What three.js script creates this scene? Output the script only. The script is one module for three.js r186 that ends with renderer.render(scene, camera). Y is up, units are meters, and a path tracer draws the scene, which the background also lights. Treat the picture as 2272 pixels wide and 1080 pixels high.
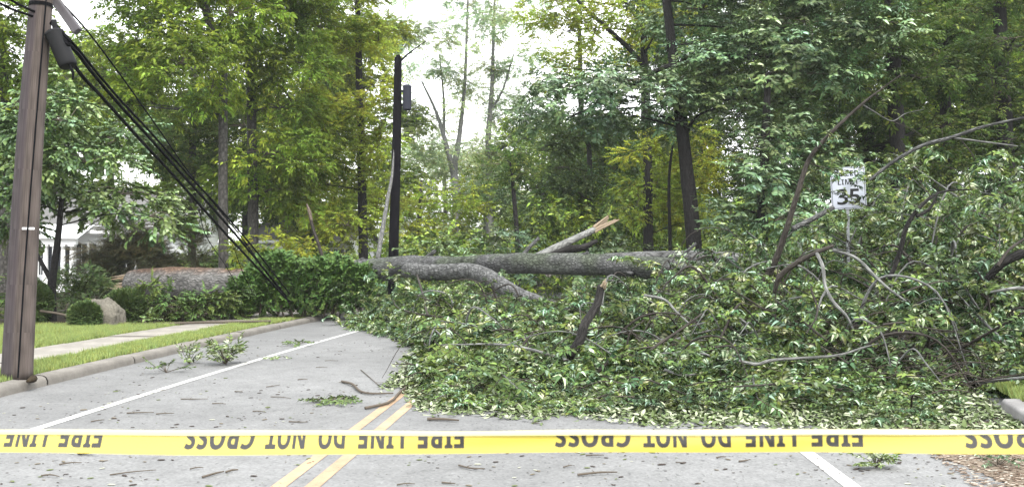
import * as THREE from 'three';
import { mergeGeometries } from 'three/addons/utils/BufferGeometryUtils.js';
import { RoundedBoxGeometry } from 'three/addons/geometries/RoundedBoxGeometry.js';

// ------------------------------------------------------------------ camera, sky, sun, exposure
const PW = 2272, PH = 1080, F = 1900, EYE = 1.5, PITCH = Math.atan(50 / F);
const scene = new THREE.Scene();
scene.fog = new THREE.FogExp2(new THREE.Color(0.95, 0.98, 1.0), 0.0004);
const camera = new THREE.PerspectiveCamera(2 * Math.atan(PH / 2 / F) * 180 / Math.PI, PW / PH, 0.1, 600);
camera.position.set(0, EYE, 0);
camera.rotation.set(PITCH, 0, 0);
camera.focus = 13;
camera.userData.fStop = 6.3;
scene.add(camera);

const renderer = new THREE.WebGLRenderer({ antialias: true });
renderer.setSize(1024, 486);
renderer.toneMapping = THREE.LinearToneMapping;
renderer.toneMappingExposure = 3.05;
renderer.shadowMap.enabled = true;

{ // overcast sky: bright even cloud, a little cooler overhead
  const w = 256, h = 128, a = new Float32Array(w * h * 4);
  for (let j = 0; j < h; j++) for (let i = 0; i < w; i++) {
    const el = ((j + 0.5) / h - 0.5) * Math.PI, az = (i / w) * Math.PI * 2, k = (j * w + i) * 4;
    const s = Math.sin(el);
    let r, g, b;
    if (s >= 0) {
      const cl = 1 + 0.12 * Math.sin(az * 3 + s * 5) * Math.sin(s * 9 + az * 2) * s;
      const t = Math.pow(s, 0.7);
      r = (1.13 - 0.10 * t) * cl; g = (1.13 - 0.04 * t) * cl; b = (1.12 + 0.04 * t) * cl;
    } else { r = 0.20; g = 0.21; b = 0.17; }
    a[k] = r; a[k + 1] = g; a[k + 2] = b; a[k + 3] = 1;
  }
  const t = new THREE.DataTexture(a, w, h, THREE.RGBAFormat, THREE.FloatType);
  t.mapping = THREE.EquirectangularReflectionMapping; t.magFilter = THREE.LinearFilter; t.minFilter = THREE.LinearFilter; t.needsUpdate = true;
  scene.background = t; scene.environment = t;
}
const sun = new THREE.DirectionalLight(new THREE.Color(1, 0.96, 0.88), 1.6);
sun.position.set(9, 26, 3); sun.target.position.set(0, 0, -14);
sun.castShadow = true; sun.shadow.radius = 40; sun.shadow.mapSize.set(2048, 2048);
Object.assign(sun.shadow.camera, { left: -45, right: 45, top: 45, bottom: -45, near: 1, far: 120 });
scene.add(sun, sun.target);

// ------------------------------------------------------------------ small tools
const V = (x, y, z) => new THREE.Vector3(x, y, z);
const cP = Math.cos(PITCH), sP = Math.sin(PITCH);
function P(px, py, d) { const x = (px - PW / 2) / F, y = (PH / 2 - py) / F, k = d / (cP - y * sP); return V(x * k, EYE + (y * cP + sP) * k, -d); }
function G(px, py, y0 = 0) { const x = (px - PW / 2) / F, y = (PH / 2 - py) / F, Y = y * cP + sP, k = (y0 - EYE) / Y; return V(x * k, y0, -(cP - y * sP) * k); }
function rng(seed) { let s = (seed * 2654435761) >>> 0 || 1; return () => { s = (s + 0x6D2B79F5) | 0; let t = Math.imul(s ^ (s >>> 15), 1 | s); t = (t + Math.imul(t ^ (t >>> 7), 61 | t)) ^ t; return ((t ^ (t >>> 14)) >>> 0) / 4294967296; }; }
const mix = (a, b, t) => a + (b - a) * t, clamp = (x, a = 0, b = 1) => Math.min(b, Math.max(a, x)), smooth = (a, b, x) => { const t = clamp((x - a) / (b - a)); return t * t * (3 - 2 * t); };
function interp(tab, x) { if (x <= tab[0][0]) return tab[0][1]; for (let i = 1; i < tab.length; i++) if (x <= tab[i][0]) return mix(tab[i - 1][1], tab[i][1], (x - tab[i - 1][0]) / (tab[i][0] - tab[i - 1][0])); return tab[tab.length - 1][1]; }
function hash(x, y, z) { let h = Math.imul(x, 374761393) ^ Math.imul(y, 668265263) ^ Math.imul(z, 1274126177); h = Math.imul(h ^ (h >>> 13), 1274126177); return ((h ^ (h >>> 16)) >>> 0) / 4294967296; }
function noise3(x, y, z, per = 0) {
  const xi = Math.floor(x), yi = Math.floor(y), zi = Math.floor(z), f = (t) => t * t * (3 - 2 * t), u = f(x - xi), v = f(y - yi), w = f(z - zi);
  const q = (n) => per ? ((n % per) + per) % per : n;
  const h = (a, b, c) => hash(q(xi + a), q(yi + b), zi + c);
  return mix(mix(mix(h(0, 0, 0), h(1, 0, 0), u), mix(h(0, 1, 0), h(1, 1, 0), u), v), mix(mix(h(0, 0, 1), h(1, 0, 1), u), mix(h(0, 1, 1), h(1, 1, 1), u), v), w);
}
function fbm(x, y, z, o = 4, per = 0) { let s = 0, a = 0.5, n = 0; for (let i = 0; i < o; i++) { s += a * noise3(x, y, z + i * 17, per); n += a; a *= 0.5; x *= 2; y *= 2; z *= 2; per *= 2; } return s / n; }
function texture(w, h, fn, srgb = true) {
  const a = new Uint8Array(w * h * 4);
  const enc = (c) => srgb ? (c <= 0.0031308 ? c * 12.92 : 1.055 * Math.pow(c, 1 / 2.4) - 0.055) : c;
  for (let j = 0; j < h; j++) for (let i = 0; i < w; i++) { const c = fn(i / w, j / h), k = (j * w + i) * 4; for (let q = 0; q < 3; q++) a[k + q] = clamp(enc(c[q])) * 255; a[k + 3] = 255; }
  const t = new THREE.DataTexture(a, w, h, THREE.RGBAFormat);
  if (srgb) t.colorSpace = THREE.SRGBColorSpace;
  t.wrapS = t.wrapT = THREE.RepeatWrapping; t.magFilter = THREE.LinearFilter; t.minFilter = THREE.LinearMipmapLinearFilter; t.generateMipmaps = true; t.needsUpdate = true;
  return t;
}
const names = {};
function numbered(n) { const k = names[n] = (names[n] ?? -1) + 1; return k ? `${n}_${String(k).padStart(3, '0')}` : n; }
function tag(o, label, category, group, kind) { o.userData.label = label; o.userData.category = category; if (group) o.userData.group = group; if (kind) o.userData.kind = kind; return o; }
function thing(name, label, category, base = V(0, 0, 0), group) { const o = new THREE.Group(); o.name = numbered(name); o.position.copy(base); scene.add(o); return tag(o, label, category, group); }
// a part given in world coordinates, moved into the frame of its parent
function worldPos(o) { const v = V(0, 0, 0); for (let q = o; q && q !== scene; q = q.parent) v.add(q.position); return v; }
function part(parent, name, geo, mat, kind) {
  const b = worldPos(parent); geo.translate(-b.x, -b.y, -b.z);
  const m = new THREE.Mesh(geo, mat); m.name = name; if (kind) m.userData.kind = kind; parent.add(m); return m;
}
function single(name, geo, mat, label, category, group, base) { // a thing of one mesh
  base ??= (geo.computeBoundingBox(), geo.boundingBox.getCenter(V()).setY(geo.boundingBox.min.y));
  geo.translate(-base.x, -base.y, -base.z);
  const m = new THREE.Mesh(geo, mat); m.name = numbered(name); m.position.copy(base); scene.add(m); return tag(m, label, category, group);
}
function structure(name, geo, mat) { const m = new THREE.Mesh(geo, mat); m.name = numbered(name); m.userData.kind = 'structure'; scene.add(m); return m; }
function copies(parent, name, geo, mat, list, kind = 'stuff') {
  const b = worldPos(parent), m = new THREE.InstancedMesh(geo, mat, list.length), M = new THREE.Matrix4(), c = new THREE.Color();
  list.forEach((q, i) => { M.copy(q.m); M.elements[12] -= b.x; M.elements[13] -= b.y; M.elements[14] -= b.z; m.setMatrixAt(i, M); m.setColorAt(i, c.setRGB(...q.c)); });
  m.name = name; m.userData.kind = kind; parent.add(m); return m;
}
function paint(geo, r, g, b) { const n = geo.attributes.position.count, a = new Float32Array(n * 3); for (let i = 0; i < n; i++) a.set([r, g, b], i * 3); geo.setAttribute('color', new THREE.BufferAttribute(a, 3)); return geo; }
function place(m, dir, up, s, pos) { const x = dir.clone().normalize(), z = V().crossVectors(x, up); if (z.lengthSq() < 1e-6) z.set(0, 0, 1); z.normalize(); const y = V().crossVectors(z, x); m.makeBasis(x.multiplyScalar(s), y.multiplyScalar(s), z.multiplyScalar(s)); m.setPosition(pos); return m; }

// tapered, slightly irregular tube through points
function tube(pts, rads, seg = 8, { rough = 0, seed = 1, n = 0, cap = true, color = null, uv = 0.6 } = {}) {
  const curve = new THREE.CatmullRomCurve3(pts.map((p) => p.clone()), false, 'centripetal'), N = n || Math.max(2, (pts.length - 1) * 4), len = curve.getLength();
  const pos = [], col = [], uvs = [], idx = [], rings = Math.max(1, Math.round(2 * Math.PI * rads[0] / uv));
  let nrm = null, prevT = null;
  for (let i = 0; i <= N; i++) {
    const t = i / N, p = curve.getPoint(t), T = curve.getTangent(t);
    if (!nrm) { nrm = Math.abs(T.y) < 0.9 ? V(0, 1, 0) : V(1, 0, 0); } else { const ax = V().crossVectors(prevT, T); const l = ax.length(); if (l > 1e-6) nrm.applyAxisAngle(ax.divideScalar(l), Math.asin(clamp(l, -1, 1))); }
    nrm.addScaledVector(T, -nrm.dot(T)).normalize(); prevT = T;
    const bi = V().crossVectors(T, nrm), f = t * (rads.length - 1), k = Math.min(rads.length - 2, Math.floor(f)), r = rads.length > 1 ? mix(rads[k], rads[k + 1], f - k) : rads[0];
    for (let j = 0; j <= seg; j++) {
      const a = (j % seg) / seg * Math.PI * 2, ca = Math.cos(a), sa = Math.sin(a);
      const rr = rough ? r * (1 + rough * (fbm(ca * 1.6 + 9, sa * 1.6 + t * len * 1.1, seed * 7.1 + t * len * 0.7, 3) - 0.5) * 2) : r;
      const q = p.clone().addScaledVector(nrm, ca * rr).addScaledVector(bi, sa * rr);
      pos.push(q.x, q.y, q.z); uvs.push(j / seg * rings, t * len / uv);
      col.push(...(color ? color(q, V(0, 0, 0).addScaledVector(nrm, ca).addScaledVector(bi, sa), t) : [1, 1, 1]));
    }
  }
  for (let i = 0; i < N; i++) for (let j = 0; j < seg; j++) { const a = i * (seg + 1) + j, b = a + seg + 1; idx.push(a, a + 1, b, b, a + 1, b + 1); }
  if (cap) for (const e of [0, N]) {
    const c = curve.getPoint(e / N), k = pos.length / 3; pos.push(c.x, c.y, c.z); uvs.push(0.5, 0.5); col.push(...(color ? color(c, V(0, 0, 0), e / N) : [1, 1, 1]));
    for (let j = 0; j < seg; j++) { const a = e * (seg + 1) + j; e ? idx.push(k, a, a + 1) : idx.push(k, a + 1, a); }
  }
  const g = new THREE.BufferGeometry();
  g.setAttribute('position', new THREE.Float32BufferAttribute(pos, 3)); g.setAttribute('uv', new THREE.Float32BufferAttribute(uvs, 2)); g.setAttribute('color', new THREE.Float32BufferAttribute(col, 3)); g.setIndex(idx);
  g.computeVertexNormals();
  const nn = g.attributes.normal; // close the seam
  for (let i = 0; i <= N; i++) { const a = i * (seg + 1), b = a + seg, v = V(nn.getX(a) + nn.getX(b), nn.getY(a) + nn.getY(b), nn.getZ(a) + nn.getZ(b)).normalize(); nn.setXYZ(a, v.x, v.y, v.z); nn.setXYZ(b, v.x, v.y, v.z); }
  return g;
}
// a profile [[offset across, height], ...] swept along the road direction; line(d) gives x at distance d
function sweep(line, d0, d1, n, profile, y = 0, wob = 0) {
  const pos = [], uv = [], idx = [], m = profile.length;
  for (let i = 0; i <= n; i++) { const d = mix(d0, d1, i / n), x0 = line(d); let s = 0; profile.forEach(([o, h], j) => { if (j) s += Math.hypot(o - profile[j - 1][0], h - profile[j - 1][1]); const X = x0 + (typeof o === 'function' ? o(d) : o); const w = wob ? (noise3(X * 0.7, d * 0.7, 3) - 0.5) * wob : 0; pos.push(X, y + h + w, -d); uv.push(profile.length > 2 ? s : X, d); }); }
  for (let i = 0; i < n; i++) for (let j = 0; j < m - 1; j++) { const a = i * m + j, b = a + m; idx.push(a, a + 1, b, b, a + 1, b + 1); }
  const g = new THREE.BufferGeometry(); g.setAttribute('position', new THREE.Float32BufferAttribute(pos, 3)); g.setAttribute('uv', new THREE.Float32BufferAttribute(uv, 2)); g.setIndex(idx); g.computeVertexNormals(); return g;
}
function strip(xa, xb, d0, d1, n, y, cross = 1, wob = 0) { // sheet between two lines
  const pos = [], uv = [], idx = [], m = cross + 1;
  for (let i = 0; i <= n; i++) { const d = mix(d0, d1, i / n); for (let j = 0; j <= cross; j++) { const x = mix(xa(d), xb(d), j / cross); const yy = (typeof y === 'function' ? y(x, d) : y) + (wob ? (fbm(x * 0.5, d * 0.5, 1, 3) - 0.5) * wob : 0); pos.push(x, yy, -d); uv.push(x, d); } }
  for (let i = 0; i < n; i++) for (let j = 0; j < cross; j++) { const a = i * m + j, b = a + m; idx.push(a, a + 1, b, b, a + 1, b + 1); }
  const g = new THREE.BufferGeometry(); g.setAttribute('position', new THREE.Float32BufferAttribute(pos, 3)); g.setAttribute('uv', new THREE.Float32BufferAttribute(uv, 2)); g.setIndex(idx); g.computeVertexNormals(); return g;
}

// ------------------------------------------------------------------ materials
const std = (o) => new THREE.MeshPhysicalMaterial({ side: THREE.DoubleSide, specularIntensity: o.roughness > 0.75 ? 0.3 : 0.8, ...o });
const rgb = (r, g, b) => new THREE.Color().setRGB(r, g, b);
function scaled(t, s) { const c = t.clone(); c.repeat.set(s, s); c.needsUpdate = true; return c; }
const asphaltT = texture(1024, 1024, (u, v) => {
  const big = fbm(u * 4, v * 4, 1, 4, 4), mid = fbm(u * 24, v * 24, 5, 3, 24), fine = noise3(u * 300, v * 300, 9, 300), fine2 = noise3(u * 160, v * 160, 12, 160);
  let k = 0.152 * (0.8 + 0.4 * big) * (0.86 + 0.28 * mid) * (0.84 + 0.32 * fine);
  if (fine2 > 0.9) k *= 0.7; if (fine2 < 0.08) k *= 1.2;
  return [k * 1.01, k * 1.0, k * 0.985];
});
const asphaltB = texture(512, 512, (u, v) => { const k = 0.6 * noise3(u * 220, v * 220, 9, 220) + 0.4 * noise3(u * 90, v * 90, 4, 90); return [k, k, k]; }, false);
const barkT = texture(256, 512, (u, v) => {
  const wv = fbm(u * 4, v * 4, 2, 3, 4) * 0.35, r = Math.abs(noise3((u + wv) * 16, v * 5, 3, 80) - 0.5) * 2, f = fbm(u * 24, v * 12, 6, 3, 24);
  const k = (0.42 + 0.75 * Math.pow(r, 0.7)) * (0.7 + 0.6 * f); return [k * 0.62, k * 0.62, k * 0.62];
});
const barkB = texture(256, 512, (u, v) => { const wv = fbm(u * 4, v * 4, 2, 3, 4) * 0.35, r = Math.abs(noise3((u + wv) * 16, v * 5, 3, 80) - 0.5) * 2, k = Math.pow(r, 0.6) * 0.8 + 0.2 * fbm(u * 24, v * 12, 6, 3, 24); return [k, k, k]; }, false);
const woodT = texture(256, 512, (u, v) => { const g = fbm(u * 56, v * 2, 3, 4, 56), s = noise3(u * 150, v * 2, 8, 150), st = fbm(u * 3, v * 3, 12, 3, 3), k = (0.55 + 0.6 * g) * (0.72 + 0.4 * s) * (0.75 + 0.5 * st); return [k * 0.7, k * 0.7, k * 0.7]; });
const soilT = texture(512, 512, (u, v) => { const a = fbm(u * 8, v * 8, 3, 5, 8), b = noise3(u * 120, v * 120, 5, 120), k = 0.5 + 0.7 * a + 0.35 * (b - 0.5); return [k * 0.75, k * 0.7, k * 0.62]; });
const concT = texture(512, 512, (u, v) => { const a = fbm(u * 6, v * 6, 3, 5, 6), b = noise3(u * 150, v * 150, 5, 150), k = 0.62 + 0.5 * a + 0.22 * (b - 0.5); return [k * 0.82, k * 0.8, k * 0.76]; });
const M = {
  asphalt: std({ map: scaled(asphaltT, 1 / 5), bumpMap: scaled(asphaltB, 1 / 2.2), bumpScale: 0.006, roughness: 0.85 }),
  white: std({ color: rgb(0.55, 0.55, 0.55), map: scaled(concT, 1 / 0.7), roughness: 0.7 }),
  yellowLine: std({ color: rgb(0.45, 0.31, 0.2), map: scaled(concT, 1 / 0.7), roughness: 0.75 }),
  concrete: std({ color: rgb(0.33, 0.31, 0.285), map: scaled(concT, 1 / 1.1), roughness: 0.9 }),
  kerb: std({ color: rgb(0.235, 0.222, 0.208), map: scaled(concT, 1 / 0.9), roughness: 0.92 }),
  kerbGrey: std({ color: rgb(0.26, 0.255, 0.26), map: scaled(concT, 1 / 0.6), roughness: 0.92 }),
  soil: std({ color: rgb(0.05, 0.039, 0.027), map: scaled(soilT, 1 / 1.3), roughness: 1 }),
  lawn: std({ color: rgb(0.10, 0.14, 0.03), map: scaled(soilT, 1 / 1.7), roughness: 1 }),
  floor: std({ color: rgb(0.055, 0.062, 0.025), map: scaled(soilT, 1 / 2.3), roughness: 1 }),
  bark: std({ color: rgb(0.115, 0.108, 0.10), map: barkT, bumpMap: barkB, bumpScale: 0.02, roughness: 0.9, vertexColors: true }),
  barkLog: std({ color: rgb(0.195, 0.193, 0.192), map: barkT, bumpMap: barkB, bumpScale: 0.045, roughness: 0.85, vertexColors: true }),
  barkDark: std({ color: rgb(0.036, 0.033, 0.032), map: barkT, bumpMap: barkB, bumpScale: 0.015, roughness: 0.9, vertexColors: true }),
  barkPale: std({ color: rgb(0.30, 0.30, 0.29), map: barkT, bumpMap: barkB, bumpScale: 0.012, roughness: 0.85, vertexColors: true }),
  twig: std({ color: rgb(0.085, 0.07, 0.055), roughness: 0.85, vertexColors: true }),
  branch: std({ color: rgb(0.085, 0.073, 0.064), map: barkT, bumpMap: barkB, bumpScale: 0.006, roughness: 0.85, vertexColors: true }),
  poleWood: std({ color: rgb(0.135, 0.117, 0.112), map: woodT, bumpMap: woodT, bumpScale: 0.008, roughness: 0.9, vertexColors: true }),
  poleDark: std({ color: rgb(0.012, 0.011, 0.014), map: woodT, roughness: 1, specularIntensity: 0.12, vertexColors: true }),
  rawWood: std({ color: rgb(0.56, 0.47, 0.36), map: woodT, roughness: 0.85, vertexColors: true }),
  black: std({ color: rgb(0.005, 0.005, 0.006), roughness: 0.85, specularIntensity: 0.12 }),
  can: std({ color: rgb(0.009, 0.009, 0.010), roughness: 0.65, specularIntensity: 0.3 }),
  steel: std({ color: rgb(0.45, 0.46, 0.48), roughness: 0.45, metalness: 0.7 }),
  rock: std({ color: rgb(0.22, 0.215, 0.2), map: scaled(soilT, 1 / 0.9), roughness: 0.95 }),
  siding: std({ color: rgb(0.72, 0.73, 0.74), roughness: 0.6 }),
  trim: std({ color: rgb(0.80, 0.80, 0.80), roughness: 0.5 }),
  shutter: std({ color: rgb(0.03, 0.035, 0.045), roughness: 0.6 }),
  glass: new THREE.MeshPhysicalMaterial({ color: rgb(0.02, 0.025, 0.03), roughness: 0.08, side: THREE.DoubleSide }),
  shingle: std({ color: rgb(0.17, 0.17, 0.175), map: scaled(concT, 1), roughness: 0.95 }),
  leaf: new THREE.MeshPhysicalMaterial({ vertexColors: true, roughness: 0.5, side: THREE.DoubleSide, transmission: 0, specularIntensity: 0.45 }),
  leafDull: new THREE.MeshPhysicalMaterial({ vertexColors: true, roughness: 0.65, side: THREE.DoubleSide, specularIntensity: 0.3 }),
  leafPale: new THREE.MeshPhysicalMaterial({ vertexColors: true, roughness: 0.95, side: THREE.DoubleSide, transmission: 0.65, thickness: 0, specularIntensity: 0.1 }),
  leafThin: new THREE.MeshPhysicalMaterial({ vertexColors: true, roughness: 0.92, side: THREE.DoubleSide, transmission: 0.48, thickness: 0, specularIntensity: 0.15 }),
  grass: new THREE.MeshPhysicalMaterial({ vertexColors: true, roughness: 0.6, side: THREE.DoubleSide }),
};

// ------------------------------------------------------------------ leaves
// a leaf: folded along its midrib, curved along its length, four or eight faces
function addLeaf(B, o, dir, up, len, wid, droop, fold, c) {
  const x = dir.clone().normalize(), z = V().crossVectors(x, up).normalize(), y = V().crossVectors(z, x), k = B.p.length / 3;
  const st = [[0, 0], [0.34, 1], [0.68, 0.72], [1, 0]];
  st.forEach(([t, w], i) => {
    const cx = len * t, cy = -droop * len * t * t, q = o.clone().addScaledVector(x, cx).addScaledVector(y, cy);
    const push = (v, s) => { B.p.push(v.x, v.y, v.z); B.c.push(c[0] * s, c[1] * s, c[2] * s); };
    if (w === 0) push(q, 1); else for (const s of [-1, 0, 1]) push(q.clone().addScaledVector(z, s * w * wid / 2).addScaledVector(y, Math.abs(s) * fold * wid * w / 2), s ? 1 : 1.12);
  });
  const a = k, m = k + 1, n = k + 4, t = k + 7;
  B.i.push(a, m + 1, m, a, m + 2, m + 1, m, m + 1, n, m + 1, n + 1, n, m + 1, m + 2, n + 1, m + 2, n + 2, n + 1, n, n + 1, t, n + 1, n + 2, t);
}
function addStem(B, a, b, r, c) { const d = b.clone().sub(a), u = Math.abs(d.y) > 0.9 * d.length() ? V(1, 0, 0) : V(0, 1, 0), s = V().crossVectors(d, u).normalize().multiplyScalar(r), w = V().crossVectors(d, s).normalize().multiplyScalar(r), k = B.p.length / 3; for (const [o, f] of [[a, 1], [b, 0.5]]) for (const q of [0, 1, 2]) { const an = q * 2.094, v = o.clone().addScaledVector(s, Math.cos(an) * f).addScaledVector(w, Math.sin(an) * f); B.p.push(v.x, v.y, v.z); B.c.push(...c); } for (let q = 0; q < 3; q++) { const n = (q + 1) % 3; B.i.push(k + q, k + n, k + 3 + q, k + n, k + 3 + n, k + 3 + q); } }
function finish(B) { const g = new THREE.BufferGeometry(); g.setAttribute('position', new THREE.Float32BufferAttribute(B.p, 3)); g.setAttribute('color', new THREE.Float32BufferAttribute(B.c, 3)); g.setIndex(B.i); g.computeVertexNormals(); return g; }
// a sprig: a thin stem along +x with alternate leaves; +y is its upper side
function sprig(seed, { n = 11, len = 0.42, leaf = 0.13, wid = 0.42, droop = 0.35, fold = 0.35, spread = 1, lift = 0.25, top = [0.06, 0.1, 0.025], pale = [0.16, 0.19, 0.11], paleShare = 0.15, vary = 0.35, stem = [0.05, 0.045, 0.03], roll = 0.6 }) {
  const R = rng(seed), B = { p: [], c: [], i: [] };
  addStem(B, V(0, 0, 0), V(len, -len * 0.08, 0), 0.004 + len * 0.006, stem);
  for (let k = 0; k < n; k++) {
    const t = 0.15 + 0.85 * k / (n - 1), s = k % 2 ? 1 : -1, o = V(len * t, -len * 0.08 * t, 0);
    const a = (0.35 + 0.75 * (1 - t) + 0.5 * R()) * spread, dir = V(Math.cos(a), (R() - 0.5) * 0.7 + lift * (1 - t) - 0.1, s * Math.sin(a));
    const up = V((R() - 0.5) * roll, 1, (R() - 0.5) * roll * 1.6), pl = R() < paleShare, b = 1 - vary / 2 + vary * R(), w = R(), c = (pl ? pale : top).map((q, i) => q * b * (i === 0 ? (pl ? 0.9 + 0.12 * w : 0.85 + 0.3 * w) : 1));
    addLeaf(B, o, dir, up, leaf * (0.7 + 0.6 * R()), leaf * wid * (0.8 + 0.4 * R()), droop * (0.4 + 1.2 * R()), fold * R(), c);
  }
  return finish(B);
}
const SP = {
  maple: sprig(11, { roll: 1.6, vary: 0.6, n: 15, len: 0.38, leaf: 0.105, wid: 0.6, top: [0.095, 0.16, 0.042], pale: [0.21, 0.28, 0.14], paleShare: 0.24 }),
  oak: sprig(12, { roll: 1.6, vary: 0.5, n: 12, len: 0.44, leaf: 0.14, wid: 0.44, top: [0.135, 0.20, 0.018], pale: [0.25, 0.31, 0.045], paleShare: 0.3 }),
  yellow: sprig(13, { roll: 1.6, vary: 0.5, n: 12, len: 0.42, leaf: 0.13, wid: 0.5, top: [0.225, 0.26, 0.032], pale: [0.33, 0.34, 0.09], paleShare: 0.3 }),
  blue: sprig(14, { roll: 1.6, vary: 0.5, n: 12, len: 0.44, leaf: 0.15, wid: 0.42, top: [0.092, 0.148, 0.058], pale: [0.26, 0.31, 0.2], paleShare: 0.24 }),
  dark: sprig(15, { roll: 1.6, vary: 0.5, n: 12, len: 0.46, leaf: 0.14, wid: 0.45, top: [0.068, 0.11, 0.022], pale: [0.16, 0.2, 0.045], paleShare: 0.22 }),
  pale: sprig(16, { n: 10, len: 0.5, leaf: 0.14, wid: 0.5, top: [0.30, 0.37, 0.17], pale: [0.38, 0.43, 0.25], paleShare: 0.35 }),  // distant haze is put into these pale leaf colours
  shrub: sprig(17, { n: 12, len: 0.3, leaf: 0.085, wid: 0.5, top: [0.06, 0.1, 0.02], pale: [0.11, 0.15, 0.04], paleShare: 0.2 }),
  hedge: sprig(18, { n: 16, len: 0.2, leaf: 0.05, wid: 0.5, top: [0.05, 0.105, 0.02], pale: [0.08, 0.14, 0.03], paleShare: 0.25, lift: 0.6 }),
  box: sprig(19, { n: 14, len: 0.09, leaf: 0.028, wid: 0.55, top: [0.07, 0.112, 0.032], pale: [0.11, 0.15, 0.045], paleShare: 0.2, lift: 0.6 }),
  needle: sprig(20, { n: 26, len: 0.34, leaf: 0.10, wid: 0.1, top: [0.085, 0.092, 0.035], pale: [0.15, 0.115, 0.05], paleShare: 0.25, stem: [0.07, 0.045, 0.03] }),
  fallen: sprig(21, { n: 17, len: 0.32, leaf: 0.08, wid: 0.4, droop: 0.5, fold: 0.6, roll: 2.6, top: [0.076, 0.118, 0.032], pale: [0.28, 0.32, 0.2], paleShare: 0.22, vary: 0.8 }),
  fallenB: sprig(22, { n: 15, len: 0.27, leaf: 0.082, wid: 0.44, droop: 0.6, fold: 0.7, roll: 3.2, top: [0.102, 0.142, 0.034], pale: [0.31, 0.345, 0.225], paleShare: 0.28, vary: 0.8 }),
  fallenC: sprig(23, { n: 18, len: 0.34, leaf: 0.078, wid: 0.42, droop: 0.6, fold: 0.5, roll: 2.0, top: [0.042, 0.076, 0.03], pale: [0.21, 0.255, 0.17], paleShare: 0.2, vary: 0.8 }),
};
const tint = (R, v = 0.5, h = 0.18) => { const b = 1 - v / 2 + v * R(), w = (R() - 0.5) * h; return [b * (1 + w), b, b * (1 - w)]; };
function ball(R) { for (;;) { const v = V(R() * 2 - 1, R() * 2 - 1, R() * 2 - 1); if (v.lengthSq() < 1) return v; } }
// sprigs in clumps through an ellipsoid of foliage; returns the copies and the clump centres
function lobe(R, c, r, density, scale, opt = {}) {
  const out = [], centres = [], area = Math.PI * r.x * r.y, nc = Math.max(3, Math.round(area * (opt.clumps ?? 2.2))), per = Math.max(3, Math.round(area * density / nc));
  for (let k = 0; k < nc; k++) {
    const b = ball(R), l = b.length() || 1; b.multiplyScalar(Math.pow(l, 0.55) / l);
    const cc = V(c.x + b.x * r.x, c.y + b.y * r.y, c.z + b.z * r.z), cr = (opt.clump ?? 0.62) * (0.6 + 0.8 * R()), ct = tint(R, opt.vary ?? 0.85, 0.25);
    centres.push(cc);
    for (let q = 0; q < per; q++) {
      const e = ball(R), p = V(cc.x + e.x * cr, cc.y + e.y * cr * (opt.flat ?? 0.55), cc.z + e.z * cr);
      const dir = V(e.x * 0.9 + b.x * 0.5 + (R() - 0.5) * 0.8, e.y * 0.5 - (opt.hang ?? 0.06) + (R() - 0.5) * 0.4, e.z * 0.9 + b.z * 0.5 + (R() - 0.5) * 0.8);
      const up = V((R() - 0.5) * 0.9, 1, (R() - 0.5) * 0.9), t = tint(R, 0.35, 0.12);
      out.push({ m: place(new THREE.Matrix4(), dir, up, scale * (0.75 + 0.5 * R()), p), c: [ct[0] * t[0], ct[1] * t[1], ct[2] * t[2]] });
    }
  }
  return { out, centres };
}
// a tree: trunk along pixels at a distance, limbs out to its lobes, thin twigs inside them, crown of sprigs
function tree({ name = 'tree', label, category = 'tree', group, d, trunk, r, lobes, kind, density = 24, scale = 1, seed, bark = M.bark, mat = M.leafThin, limbs = null, opt = {}, ground = 0.12, twigs = true }) {
  const R = rng(seed), tp = trunk.map(([x, y, dd]) => P(x, y, dd ?? d)), base = tp[0].clone(); base.y = ground; tp[0].y = Math.min(tp[0].y, ground + 0.02);
  if (tp[0].y > ground) tp.unshift(base.clone());
  const t = thing(name, label, category, base, group);
  part(t, 'trunk', tube(tp, r, 10, { rough: 0.16, seed, n: tp.length * 6 }), bark);
  const leaves = [], tw = [], curve = new THREE.CatmullRomCurve3(tp);
  if (limbs) for (const L of limbs) part(t, 'limb', tube(L.p.map(([x, y, dd]) => P(x, y, dd ?? d)), L.r, 7, { rough: 0.15, seed: seed + 3 }), bark);
  lobes.forEach(([px, py, rx, ry, dd, dens], k) => {
    const D = d + (dd ?? (R() - 0.5) * 4), c = P(px, py, D), rr = V(rx * D / F, ry * D / F, Math.min(3, 0.85 * Math.max(rx, ry) * D / F));
    const L = lobe(R, c, rr, density * 2.4 * (dens ?? 1), scale, opt);
    leaves.push(...L.out);
    let best = 0, bd = 1e9; for (let q = 5; q <= 20; q++) { const p = curve.getPoint(q / 20), e = p.distanceTo(c) + Math.max(0, p.y - c.y) * 0.8; if (e < bd) { bd = e; best = q / 20; } }
    const a = curve.getPoint(best), m = a.clone().lerp(c, 0.55); m.y += 0.25 * (R() - 0.2); const lr = Math.max(0.02, r[r.length - 1] * 0.45);
    if (bd > 0.5) part(t, 'limb', tube([a, m, c], [lr, lr * 0.7, lr * 0.3], 6, { rough: 0.1, seed: seed + k }), bark);
    if (twigs) for (const q of L.centres) { const mm = c.clone().lerp(q, 0.5); mm.y += 0.1; tw.push(tube([c, mm, q], [0.016, 0.011, 0.006], 4, { n: 4, cap: false })); }
  });
  if (tw.length) part(t, 'twigs', mergeGeometries(tw), M.twig, 'stuff');
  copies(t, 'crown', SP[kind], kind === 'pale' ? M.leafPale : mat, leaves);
  return t;
}

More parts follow.
